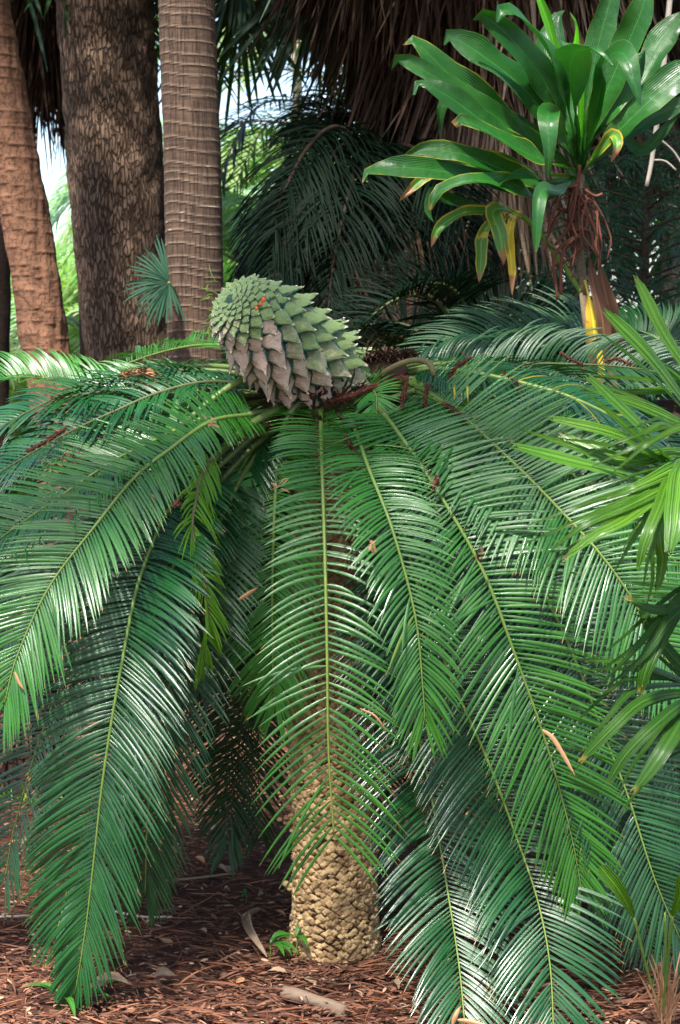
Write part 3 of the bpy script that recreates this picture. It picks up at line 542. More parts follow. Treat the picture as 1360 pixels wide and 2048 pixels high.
# --- crown centre: brown fibre, old cone base
def crown_centre():
    mb = MB(); an = np.linspace(0, 6.283, 24, endpoint=False); ph = np.linspace(.15, 2.6, 12)
    g = CROWN + A(.02, .04, -.01) + np.stack([np.outer(np.sin(ph), np.cos(an)) * .19, np.outer(np.sin(ph), np.sin(an)) * .19, np.outer(np.cos(ph), np.ones(24)) * .09], -1)
    g += RS.normal(0, .006, g.shape); mb.grid(g, wrapu=True)
    c = P(755, 742, 5.05); g2 = c + np.stack([np.outer(np.sin(ph), np.cos(an)) * .09, np.outer(np.sin(ph), np.sin(an)) * .09, np.outer(np.cos(ph), np.ones(24)) * .05], -1)
    g2 += RS.normal(0, .005, g2.shape); mb.grid(g2, wrapu=True)
    n = 1500; th = RS.rand(n) * 6.28; r = np.sqrt(RS.rand(n)) * .11
    b0 = c + np.stack([np.cos(th) * r, np.sin(th) * r, .035 + .02 * RS.rand(n)], -1)
    d = nz(np.stack([np.cos(th + RS.normal(0, .6, n)), np.sin(th + RS.normal(0, .6, n)), RS.uniform(-.2, .8, n)], -1))
    blades(mb, b0, d, A(0, 0, 1), RS.uniform(.015, .045, n), RS.uniform(.003, .007, n), A(0, 0, -.5) + RS.normal(0, .4, (n, 3)), K=3, fold=.6)
    n = 700; th = RS.rand(n) * 6.28; r = .12 + .09 * RS.rand(n)
    b0 = CROWN + np.stack([np.cos(th) * r, np.sin(th) * r, RS.uniform(-.09, .05, n)], -1)
    d = nz(np.stack([np.cos(th), np.sin(th), RS.uniform(-.2, 1, n)], -1) + RS.normal(0, .2, (n, 3)))
    blades(mb, b0, d, A(0, 0, 1), RS.uniform(.03, .09, n), RS.uniform(.006, .014, n), RS.normal(0, .4, (n, 3)), K=3, fold=.6)
    mb.build('crown_fibre', M['debris'], cyc)
crown_centre()

# --- the cone
def cone():
    B = P(684, 780, 5.06); T = P(464, 604, 4.76)
    ax = nz(T - B); Lc = np.linalg.norm(T - B) * 1.03; R = .116
    x = nz(np.cross(ax, A(0, 0, 1))); y = np.cross(x, ax)    # y points mostly up
    rp = lambda t: R * np.interp(t, [-.1, 0, .12, .3, .55, .75, .86, .92, .965, 1.0], [.6, .88, .98, 1.03, 1.05, 1.06, 1.03, .92, .66, .02])
    col_m, t = mk('cone_scale'); b = NB(t)
    at = b.n('ShaderNodeAttribute', attribute_name='uvr'); sp = b.n('ShaderNodeSeparateColor'); b.l(at.outputs['Color'], sp.inputs[0])
    tc = b.n('ShaderNodeTexCoord'); n1 = b.n('ShaderNodeTexNoise', _Scale=45., _Detail=5., _Roughness=.65); b.l(tc.outputs['Object'], n1.inputs['Vector'])
    n2 = b.n('ShaderNodeTexNoise', _Scale=240., _Detail=3.); b.l(tc.outputs['Object'], n2.inputs['Vector'])
    green = b.mix(n1.outputs[0], (.095, .165, .055), (.25, .33, .12))
    tan = b.mix(n1.outputs[0], (.30, .19, .14), (.68, .52, .40))
    tf = b.ma('ADD', sp.outputs[2], b.ma('MULTIPLY', b.ma('SUBTRACT', n1.outputs[0], .5), .8))
    face = b.mix(b.mr(tf, .18, .72), green, tan)
    e = b.ma('ADD', sp.outputs[0], b.ma('MULTIPLY', b.ma('SUBTRACT', n1.outputs[0], .5), .4))
    face = b.mix(b.mr(e, .36, .62), face, (.012, .06, .04))       # blue-green flanks of a scale
    face = b.mix(b.mr(at.outputs['Alpha'], .3, .8), face, (.8, .68, .5))   # pale beak tip
    bp = b.n('ShaderNodeBump', _Strength=1., _Distance=.006); b.l(b.ma('ADD', n1.outputs[0], b.ma('MULTIPLY', n2.outputs[0], .4)), bp.inputs['Height'])
    pr = b.n('ShaderNodeBsdfPrincipled', _Roughness=.75); b.l(face, pr.inputs[0]); b.l(bp.outputs[0], pr.inputs['Normal'])
    pr.inputs['Sheen Weight'].default_value = .2; pr.inputs['Specular IOR Level'].default_value = .25
    o = b.n('ShaderNodeOutputMaterial'); b.l(pr.outputs[0], o.inputs[0])
    dark = rough_mat('cone_core', (.02, .05, .03), (.05, .08, .04), 40)
    mb = MB()
    tt = np.r_[np.linspace(-.05, .97, 26), 1.0]; an = np.linspace(0, 6.283, 28, endpoint=False)
    g = B + ax * (tt * Lc)[:, None, None] + (rp(tt) * .82)[:, None, None] * (np.cos(an)[None, :, None] * x + np.sin(an)[None, :, None] * y)
    mb.grid(g, m=1, wrapu=True)
    # place scales by golden angle with area-weighted spacing
    size = lambda t: np.interp(t, [0, .62, .8, .92, 1], [.066, .066, .056, .034, .021])
    ts = []; t_ = .0
    while t_ < .992:
        ts.append(t_); s_ = size(t_); slope = math.hypot(1, (rp(t_ + .01) - rp(t_ - .01)) / (.02 * Lc))
        t_ += s_ * s_ * .66 / (2 * math.pi * max(rp(t_), .01) * slope * Lc)
    ts = np.array(ts); n = len(ts); th = np.arange(n) * 2.39996 + .6
    G = 9; u = np.linspace(-1, 1, G)[None, :]; v = np.linspace(0, 1, G)[:, None]
    wv = np.interp(v, [0, .15, .42, .62, .8, .92, 1], [.45, .78, 1, .82, .46, .2, .05])
    hv = np.interp(v, [0, .2, .45, .65, .85, 1], [.10, .40, .84, 1.04, 1.34, 1.65])
    for i in range(n):
        t0 = ts[i]; s = size(t0) * random.uniform(.9, 1.15)
        rdir = math.cos(th[i]) * x + math.sin(th[i]) * y
        dr = (rp(t0 + .01) - rp(t0 - .01)) / (.02 * Lc)
        nrm = nz(rdir - ax * dr); b_ = nz(-(ax + rdir * dr))   # towards the base, along the surface
        # beaks also sag under their own weight
        b_ = nz(b_ + A(0, 0, -.25) * (t0 < .9)); b_ = nz(b_ - nrm * (b_ @ nrm) + RS.normal(0, .12, 3)); sd = np.cross(nrm, b_)
        cpt = B + ax * (t0 * Lc) + rdir * rp(t0) * .84
        ht = s * (.58 if t0 < .8 else .27)
        X_ = u * wv * s * .68; Y_ = (v - .46) * s * 1.08 + 0 * u; Z_ = ht * (hv - .62 * (u ** 2) * np.interp(v, [0, .4, 1], [.5, 1, .1]) + .05 * (1 - np.abs(u)) * np.interp(v, [0, .3, .8, 1], [0, .6, 1.6, 1.]))
        top = cpt + X_[..., None] * sd + Y_[..., None] * b_ + Z_[..., None] * nrm
        top += (RS.normal(0, s * .03, top.shape)) * (np.abs(u) < .99)[..., None]
        up = nrm @ A(.38, 0, .92); tan_ = np.clip(.46 - .70 * up + random.uniform(-.16, .16) - (.35 if t0 > .86 else 0), 0, 1)
        edge = np.maximum(np.abs(u) ** 2 * .85 + 0 * v, np.interp(v, [0, .12, .3], [1, .7, 0]) + 0 * u)
        a = np.zeros((G, G, 4)); a[..., 0] = edge; a[..., 1] = v; a[..., 2] = tan_; a[..., 3] = np.interp(v, [.86, 1], [0, .85]) + 0 * u
        mb.grid(top, a)
        # flanks and underside: outline drawn back into the cone
        ring = np.concatenate([top[:, 0], top[-1, 1:-1], top[::-1, -1]]); inn = cpt + (ring - cpt) * .55; inn = inn - ((inn - cpt) @ nrm)[:, None] * nrm - b_ * s * .12
        midr = (ring + inn) / 2 + 0 * nrm
        gg = np.stack([ring, midr, inn]); aa = np.zeros(gg.shape[:2] + (4,)); aa[..., 0] = .95; aa[..., 2] = tan_ * .6
        mb.grid(gg, aa)
    from mathutils.bvhtree import BVHTree
    bv = BVHTree.FromPolygons([tuple(q) for q in np.concatenate(mb.v)], [tuple(int(i) for i in q) for q in np.concatenate(mb.f)])
    c = mb.build('cone', [col_m, dark], cyc)
    # orange-red seed showing in a gap
    sm = rough_mat('red_seed', (.45, .035, .008), (.7, .2, .02), 30, .35, .1, .001, spec=.6)
    sb = MB()
    for (px, py, d, r) in ((527, 600, 4.775, .008), (521, 609, 4.77, .006), (513, 617, 4.765, .006)):
        q = P(px, py, d); o_ = A(0, 0, CAMH); hit = bv.ray_cast(Vector(o_), Vector(nz(q - o_)))[0]; q = A(*hit) if hit else q; an = np.linspace(0, 6.283, 12, endpoint=False); ph = np.linspace(.05, 3.09, 8)
        sb.grid(q + r * np.stack([np.outer(np.sin(ph), np.cos(an)), np.outer(np.sin(ph), np.sin(an)), np.outer(np.cos(ph), np.ones(12)) * 1.3], -1), wrapu=True)
    s_ = sb.build('seed', sm, c); s_.location = (0, 0, 0)
    # wispy old leaf threads round the cone tip
    n = 26; wb = MB(); pts = [P(random.uniform(418, 440), random.uniform(560, 690), 4.86) for _ in range(n)]
    blades(wb, np.array(pts), nz(A(-1, -.2, .1) + RS.normal(0, .5, (n, 3))), A(0, -1, 0), RS.uniform(.02, .06, n), .002, RS.normal(0, 1., (n, 3)), K=6)
    w_ = wb.build('leaf_threads', M['frond_yel'], c); w_.location = (0, 0, 0)
cone()

# ================================================================ DEAD TWIGS lying on the cycad
def twig(px, label, r=.006, mat='twig', n=None, name='dead_twig', grp='dead conifer twigs caught on the fronds', cat='twig', spread=.012):
    p = spline([P(*q) for q in px], 40) ; p = p + .004 * np.stack([snoise(p * 6, k, 2) for k in range(3)], -1)
    T = tangents(p); mb = MB(); mb.tube(p, np.linspace(r, r * .6, 40) * .55, 6)
    L_ = np.linalg.norm(np.diff(p, axis=0), axis=1).sum(); n = n or int(L_ * 2400)
    i = RS.randint(0, 40, n); rv = RS.normal(0, 1, (n, 3)); rv = nz(np.cross(T[i], rv))
    blades(mb, p[i] + RS.normal(0, .002, (n, 3)), nz(T[i] * 1.2 + rv), rv, RS.uniform(.5, 1.3, n) * spread, .0035, T[i] * .5, K=2, fold=.4)
    o = mb.build(name, M[mat]); tag(o, label, cat, grp); recenter(o, p[0]); return o
twig([(655, 805, 4.86), (690, 795, 4.82), (730, 780, 4.85), (770, 765, 4.9), (800, 755, 4.92)], 'thick rust brown dead twig curling under the cone base', .011, spread=.02)
twig([(770, 800, 4.86), (762, 840, 4.84), (768, 870, 4.84)], 'short rust twig hanging just right of the crown centre', .008, spread=.016) if False else None
twig([(815, 752, 4.8), (808, 790, 4.78), (806, 810, 4.78)], 'rust twig hanging straight down behind the small fresh frond', .009, spread=.014)
twig([(858, 765, 4.78), (852, 790, 4.76), (850, 812, 4.76)], 'rust twig hanging below the bent bare stalk', .007, spread=.014)
twig([(942, 714, 4.86), (915, 730, 4.85), (900, 748, 4.84), (897, 766, 4.84)], 'forked rust twig draped over the upright leaflets of the level frond', .007, spread=.014)
twig([(1008, 740, 4.78), (1025, 755, 4.76), (1038, 775, 4.75), (1043, 792, 4.75)], 'thin rust twig lying across the level frond right of centre', .005)
twig([(890, 685, 5.9), (910, 698, 5.88), (940, 715, 5.86)], 'short rust twig lying on the rear arching frond', .007)
twig([(1120, 705, 5.5), (1145, 720, 5.48), (1160, 728, 5.48), (1165, 740, 5.48)], 'rust twig lying on the rear level frond', .007)
twig([(1205, 722, 5.48), (1235, 718, 5.48), (1262, 728, 5.48)], 'rust twig on the rear level frond below the brown leaves', .007)
twig([(882, 808, 4.72), (905, 822, 4.7), (930, 842, 4.69)], 'rust twig lying beside the yellow green stalk', .008, spread=.015)
twig([(690, 870, 4.66), (710, 905, 4.6), (735, 940, 4.58)], 'thin red brown twig between the two centre fronds', .005)
twig([(703, 922, 4.6), (722, 935, 4.58), (742, 938, 4.58)], 'forked pale brown twig beside the red one between the centre fronds', .004, 'twig_pale')
twig([(135, 855, 4.72), (100, 880, 4.7), (60, 900, 4.7)], 'long rust twig lying on the left side fronds', .009, spread=.014)
twig([(205, 910, 4.72), (160, 930, 4.7), (110, 960, 4.7)], 'dark rust twig lower on the left side fronds', .008, spread=.014)
twig([(238, 752, 5.0), (265, 742, 4.98), (295, 748, 4.98), (322, 766, 5.0)], 'pale tan dried flower spray resting on the upper left frond', .004, 'twig_pale', name='dried_spray', spread=.03, n=260)
twig([(240, 756, 5.0), (270, 766, 4.98), (300, 770, 4.98), (325, 768, 5.0)], 'lower tan strand of the dried spray on the upper left frond', .004, 'twig_pale', name='dried_spray', spread=.03, n=220)
twig([(870, 950, 4.5), (872, 966, 4.5), (868, 975, 4.5)], 'tiny rust bud on the midrib of the long right frond', .006, 'twig')
def flecks():  # bits of brown leaf litter dropped on the front fronds
    spots = [(868, 962, 4.52), (560, 970, 4.5), (145, 1028, 4.45), (420, 846, 4.66), (955, 1110, 4.42), (740, 1090, 4.3), (350, 1000, 4.5)]
    for k, (x, y, d) in enumerate(spots):
        mb = MB(); n = 7; q = P(x, y, d - .02) + RS.normal(0, .006, (n, 3)); blades(mb, q, nz(RS.normal(0, 1, (n, 3)) + A(0, 0, -.3)), A(0, -1, .5), RS.uniform(.012, .035, n), RS.uniform(.003, .008, n), RS.normal(0, .7, (n, 3)), K=3, fold=.5)
        o = mb.build('brown_flake', M['dryleaf' if k % 2 else 'twig']); tag(o, 'small brown leaf litter fleck caught on a front frond', 'flake', 'brown flakes caught on the fronds'); recenter(o, P(x, y, d))
flecks()
def dry_strip(px, w, label, mat='dryleaf', name='dry_leaflet', grp='dry leaflets caught in the fronds', cat='leaflet'):
    p = spline([P(*q) for q in px], 12); T = tangents(p); S = nz(np.cross(T, A(0, -1, .2))); s = np.linspace(0, 1, 12); ww = w * .62 * LEAFP(s) / 2
    u = np.linspace(-1, 1, 5); g = p[:, None] + S[:, None] * (ww[:, None] * u)[..., None] + A(0, -.004, .003) * ((1 - u ** 2)[None, :, None])
    mb = MB(); mb.grid(g); o = mb.build(name, M[mat]); tag(o, label, cat, grp); recenter(o, p[0]); return o
dry_strip([(1085, 1460, 4.4), (1105, 1475, 4.38), (1130, 1515, 4.37), (1150, 1552, 4.36)], .02, 'long pinkish tan dry leaflet hanging on the right front frond')
dry_strip([(478, 1200, 4.6), (500, 1185, 4.58), (516, 1176, 4.57)], .018, 'orange brown dry leaflet left of the central frond')
dry_strip([(30, 1345, 4.36), (38, 1365, 4.35), (48, 1380, 4.34)], .014, 'pale dry leaflet on the lower left edge frond')
dry_strip([(295, 988, 4.52), (305, 992, 4.5), (314, 1002, 4.5)], .014, 'small orange dry leaflet on the left fronds')
dry_strip([(720, 1418, 4.4), (750, 1432, 4.38), (772, 1462, 4.38)], .010, 'thin orange dry leaflet right of the central frond low down')
dry_strip([(905, 2050, 4.4), (912, 2030, 4.4), (922, 2012, 4.42)], .022, 'upright orange dry strip at the bottom edge below the dark frond')
dry_strip([(915, 2040, 4.38), (945, 2044, 4.38), (975, 2052, 4.36)], .02, 'flat orange dry strip along the bottom edge below the dark frond')

# ================================================================ TREES BEHIND
def trunk_rings(name, mat, parent, axis_px, r, sp=.05, ringh=.006, nz_=.006, sides=64, K=420, ext=None, seed=1, jag=0.):
    p = spline([A(*q) for q in axis_px], K)
    rr_ = np.interp(np.linspace(0, 1, K), np.linspace(0, 1, len(r)), r)
    an = np.linspace(0, 6.283, sides, endpoint=False); z = p[:, 2]
    rg = np.random.RandomState(seed)
    pos = np.cumsum(rg.uniform(.6, 1.4, 400) * sp) + z.min() - .2
    wob = .012 * np.sin(an + 1)[None] + .006 * np.sin(3 * an + z[:, None] * 2)
    zz = z[:, None] + wob
    dist = np.min(np.abs(zz[..., None] - pos[None, None, :(int((z.max() - z.min()) / sp / .9) + 30)]), -1) if sp else np.ones_like(zz)
    ring = np.exp(-(dist / .0045) ** 2)
    rad_ = rr_[:, None] + ringh * ring + nz_ * snoise(np.stack([np.cos(an)[None] * 2 + 0 * zz, np.sin(an)[None] * 2 + 0 * zz, zz * 5], -1), seed, 3)
    if jag: rad_ += jag * np.abs(((zz / (sp * 1.6)) % 1) - .5)
    g = np.stack([p[:, :1] + rad_ * np.cos(an), p[:, 1:2] + rad_ * np.sin(an), np.repeat(z[:, None], sides, 1)], -1)
    a = np.zeros((K, sides, 4)); a[..., 0] = np.linspace(0, 1, K)[:, None]; a[..., 3] = ring
    mb = MB(); mb.grid(g, a, wrapu=True); return mb.build(name, mat, parent)

def fan_leaf(mb, hub, axis, nrm, n=24, span=200, L=.6, w=.028, droop=.4, K=6, m=0, prof=STRAPP, inner=.0, fold=.6, var=.12):
    axis = nz(axis); nrm = nz(nrm - axis * (nrm @ axis)); sd = np.cross(axis, nrm)
    th = np.radians(np.linspace(-span / 2, span / 2, n)) + RS.normal(0, .02, n)
    d = np.cos(th)[:, None] * axis + np.sin(th)[:, None] * sd + .18 * nrm * np.cos(th * .8)[:, None]
    d = nz(d + RS.normal(0, .03, (n, 3)))
    LL = L * (1 - .25 * (np.abs(th) / (math.pi)) ** 1.2) * (1 + RS.normal(0, var, n))
    blades(mb, hub + d * .01, d, nz(nrm + RS.normal(0, .1, (n, 3))), LL, w, A(0, 0, -droop) + RS.normal(0, .06, (n, 3)), K=K, prof=prof, fold=fold, m=m)

def fan_crown(parent, top, n=26, L=.9, pl=.8, mat='hang_green', name='crown', w=.03, el=(-40, 60)):
    mb = MB()
    for k in range(n):
        a_ = k * 2.4; e_ = rad(RS.uniform(*el)); d = A(math.cos(a_) * math.cos(e_), math.sin(a_) * math.cos(e_), math.sin(e_))
        e = top + d * pl * RS.uniform(.8, 1.2) + A(0, 0, -.12); pp = spline([top, (top + e) / 2 + A(0, 0, .1), e], 8); mb.tube(pp, .012, 5)
        fan_leaf(mb, e, nz(d + A(0, 0, -.3)), nz(A(0, 0, 1) - .3 * d), n=26, span=230, L=L, w=w, droop=.8)
    return mb.build(name, M[mat], parent)
def skirt(parent, x0, y0, z0, z1, r0, r1, n, mat='skirt', L=(.6, 1.2), name='dead_skirt', w=(.012, .03), seed=0, az=None):
    """dead fan leaves hanging round the trunk: r0 at z0 (bottom) to r1 at z1 (top)"""
    mb = MB(); n_c = n // 9
    zc = z0 + (z1 - z0) * RS.rand(n_c); ac = RS.rand(n_c) * 6.28 if az is None else RS.uniform(az[0], az[1], n_c)
    Rr = np.interp(zc, [z0, z1], [r0, r1]) * RS.uniform(.55, 1.05, n_c)
    base = np.stack([x0 + np.cos(ac) * Rr, y0 + np.sin(ac) * Rr, zc + .5], -1)
    base = np.repeat(base, 9, 0) + RS.normal(0, .05, (n_c * 9, 3)); a9 = np.repeat(ac, 9); nn = len(base)
    out = np.stack([np.cos(a9), np.sin(a9), 0 * a9], -1)
    d = nz(A(0, 0, -1) + out * RS.uniform(.05, .5, nn)[:, None] + RS.normal(0, .16, (nn, 3)))
    blades(mb, base, d, nz(out + RS.normal(0, .3, (nn, 3))), RS.uniform(*L, nn), RS.uniform(*w, nn), A(0, 0, -.7) + RS.normal(0, .25, (nn, 3)), K=6, fold=.5)
    return mb.build(name, M[mat], parent)

# leaning red-brown palm at the left edge
b0 = P(155, 1250, 8.5); b0[2] = 0
t = thing('palm_tree', 'leaning palm trunk with reddish fibrous bark at the left edge', 'palm', b0)
trunk_rings('trunk', M['barkA'], t, [(b0[0] + .03, b0[1], -.05), tuple(P(125, 950, 8.5)), tuple(P(90, 690, 8.5)), tuple(P(62, 500, 8.5)), tuple(P(25, 300, 8.5)), tuple(P(-32, 0, 8.5)), tuple(P(-80, -250, 8.5)), tuple(P(-130, -700, 8.5))], [.17, .135, .12, .12, .122, .122, .12, .12], sp=.07, ringh=.0015, nz_=.008, jag=.003, seed=2)
fan_crown(t, P(-130, -700, 8.5), n=16, L=.8)
# big plated-bark tree
b0 = P(290, 1200, 10.2); b0[2] = 0
tB = thing('tree', 'thick straight tree trunk with rough plated brown bark behind the ringed palm', 'tree', b0)
trunk_rings('trunk', M['barkB'], tB, [(P(330, 1200, 10.2)[0], 10.2, -.1), tuple(P(292, 900, 10.2)), tuple(P(266, 700, 10.2)), tuple(P(246, 500, 10.2)), tuple(P(229, 300, 10.2)), tuple(P(210, 0, 10.2)), tuple(P(200, -300, 10.2)), tuple(P(195, -900, 10.2))], [.42, .33, .292, .29, .285, .285, .28, .25], sp=0, ringh=0, nz_=.012, seed=4, sides=90, K=300)
def branch_crown(parent, top, R, n, mat, nb=7):
    mb = MB()
    for k in range(nb):
        a_ = k * 2.4; e = top + A(math.cos(a_) * R * .8, math.sin(a_) * R * .8, R * .35 * (1 + k % 2)); mb.tube(spline([top, (top + e) / 2 + A(0, 0, .3), e], 8), np.linspace(.12, .04, 8), 7, m=1)
        nn = n // nb; q = e + RS.normal(0, R * .3, (nn, 3)); blades(mb, q, nz(RS.normal(0, 1, (nn, 3))), nz(RS.normal(0, 1, (nn, 3))), RS.uniform(.12, .25, nn), .06, A(0, 0, -.5), K=2)
    return mb.build('crown', [M[mat], M['darkbark']], parent)
branch_crown(tB, P(195, -900, 10.2), 2.2, 4200, 'hang_green')
# ringed grey palm
b0 = P(420, 1200, 8.0); b0[2] = 0
tC = thing('palm_tree', 'slender upright palm trunk with fine ring scars left of the cone', 'palm', b0)
trunk_rings('trunk', M['barkC'], tC, [(P(432, 1400, 8.)[0], 8.0, -.1), tuple(P(425, 1100, 8.)), tuple(P(405, 900, 8.)), tuple(P(393, 700, 8.)), tuple(P(388, 500, 8.)), tuple(P(384, 300, 8.)), tuple(P(373, 0, 8.)), tuple(P(362, -300, 8.)), tuple(P(350, -800, 8.))], [.16, .145, .138, .137, .135, .133, .131, .13, .12], sp=.05, ringh=.0016, nz_=.002, seed=6, K=700)
# dark slim trunk
b0 = P(185, 1150, 12.); b0[2] = 0
t = thing('palm_tree', 'thin very dark trunk standing just left of the plated bark tree', 'palm', b0)
trunk_rings('trunk', M['darkbark'], t, [(b0[0] + .03, 12., -.1), tuple(P(175, 700, 12.)), tuple(P(160, 300, 12.)), tuple(P(135, -200, 12.))], [.06, .055, .05, .05], sp=.08, ringh=.004, K=120, sides=16)
tb_ = MB(); fan_crown(t, P(120, -200, 12.), n=20, L=1.1, name='crown', mat='hang_green')
skirt(t, P(90, 100, 12.)[0], 12.1, P(0, 230, 12)[2], P(0, -100, 12)[2], .14, .4, 1500, L=(.5, 1.1))
skirt(t, P(90, 100, 12.)[0], 12.4, P(0, -60, 12)[2], P(0, -330, 12)[2], .5, .8, 1100, mat='hang_green', L=(.6, 1.2), name='hanging_leaves')
# dark stem on the extreme left edge
b0 = P(-8, 1150, 11.); b0[2] = 0
t = thing('palm_tree', 'dark trunk sliver at the extreme left edge behind the leaning palm', 'palm', b0)
trunk_rings('trunk', M['darkbark'], t, [(b0[0], 11., -.1), tuple(P(0, 500, 11.)), tuple(P(-10, 250, 11.)), tuple(P(-30, -200, 11.))], [.10, .06, .08, .05], sp=.08, K=80, sides=14)
fan_crown(t, P(-30, -200, 11.), n=12, L=.9)

# skirted palm, centre right
def skirted():
    xx = P(985, 400, 9.2)[0]; b0 = A(xx, 9.2, 0)
    t = thing('palm_tree', 'tall fan palm wrapped in a thick skirt of dead brown leaves', 'palm', b0)
    trunk_rings('trunk', M['barkA'], t, [(xx - .05, 9.2, -.1), tuple(P(972, 640, 9.2)), tuple(P(975, 450, 9.2)), tuple(P(985, 200, 9.2)), tuple(P(985, -500, 9.2))], [.17, .12, .12, .14, .14], sp=.06, K=200)
    zt = lambda y: P(0, y, 9.2)[2]
    skirt(t, xx - .05, 9.35, zt(90), zt(-520), .40, .85, 10000, L=(.7, 1.5), w=(.012, .035))
    skirt(t, xx - .42, 9.0, zt(-30), zt(-380), .35, .5, 4200, L=(.5, 1.2), w=(.012, .03), name='dead_skirt')
    skirt(t, xx + .55, 9.4, zt(200), zt(-350), .4, .5, 4200, L=(.6, 1.3), w=(.012, .035), name='dead_skirt')
    skirt(t, xx + .02, 9.15, zt(420), zt(160), .13, .2, 1300, mat='skirt_lit', L=(.5, 1.1), w=(.015, .04), name='lit_dead_leaves', az=(3.4, 6.0))
    skirt(t, xx + .15, 9.1, zt(170), zt(-60), .3, .5, 500, mat='skirt_lit', L=(.5, 1.0), w=(.015, .04), name='lit_dead_leaves', az=(3.6, 5.8))
    fan_crown(t, P(985, -560, 9.2), n=34, L=1.1, pl=1.1)
skirted()
# green hanging fan palm at the top, centre
def hanging_palm():
    b0 = A(P(600, 0, 11.)[0], 11., 0)
    t = thing('palm_tree', 'fan palm crown with dark green drooping leaves at the top centre', 'palm', (b0[0] + .0, 11.6, 0))
    top = P(590, -330, 11.3)
    mb = MB(); mb.tube(spline([A(P(800, 0, 11.6)[0], 11.6, 0), A(P(800, 0, 11.6)[0], 11.6, 2.5), top], 30), .10, 12); mb.build('trunk', M['darkbark'], t)
    fan_crown(t, top, n=44, L=.85, pl=.95, w=.035, el=(-60, 40))
    zt = lambda y: P(0, y, 11.)[2]
    skirt(t, P(470, 0, 11)[0], 11., zt(-60), zt(-360), .42, .5, 800, mat='hang_green', L=(.6, 1.1), name='hanging_leaves', w=(.012, .028))
    skirt(t, P(610, 0, 11)[0], 11., zt(-110), zt(-400), .45, .5, 900, mat='hang_green', L=(.6, 1.1), name='hanging_leaves', w=(.012, .03))
    mb = MB(); fan_leaf(mb, P(655, -60, 9.8), A(-.25, -.2, -1), A(-.2, -1, .3), n=24, span=100, L=.72, w=.035, droop=.5)
    fan_leaf(mb, P(480, -80, 9.9), A(.1, -.2, -1), A(-.2, -1, .3), n=20, span=120, L=.5, w=.03, droop=.5)
    mb.build('fan_leaf', M['hang_green'], t)
hanging_palm()

# dark feather palm filling the centre
def feather_frond(mb, rb, pts, L, n, w=.014, droop=.9, hint=None, a0=70, a1=40, lift=.2, K=5, m=0):
    p = spline(pts, 40); T = tangents(p); hint = nz(A(0, -.6, 1) if hint is None else np.array(hint, float)); S = nz(np.cross(T, hint)); N = np.cross(S, T)
    rb.tube(p, np.linspace(.016, .004, 40), 6, m=1)
    i = np.clip((np.linspace(.1, 1, n) * 39).astype(int), 0, 39); q = np.linspace(0, 1, n)
    pr_ = np.interp(q, [0, .15, .5, .85, 1], [.5, .9, 1, .7, .4]); an = np.radians(a0 + (a1 - a0) * q)
    for sg in (-1, 1):
        a_ = an + RS.normal(0, .06, n); d = nz(np.cos(a_)[:, None] * T[i] + np.sin(a_)[:, None] * S[i] * sg + (lift + RS.normal(0, .1, n))[:, None] * N[i])
        blades(mb, p[i] + RS.normal(0, .006, (n, 3)), d, nz(N[i] + RS.normal(0, .15, (n, 3))), L * pr_, w, A(0, 0, -droop) + RS.normal(0, .1, (n, 3)), K=K, m=m)
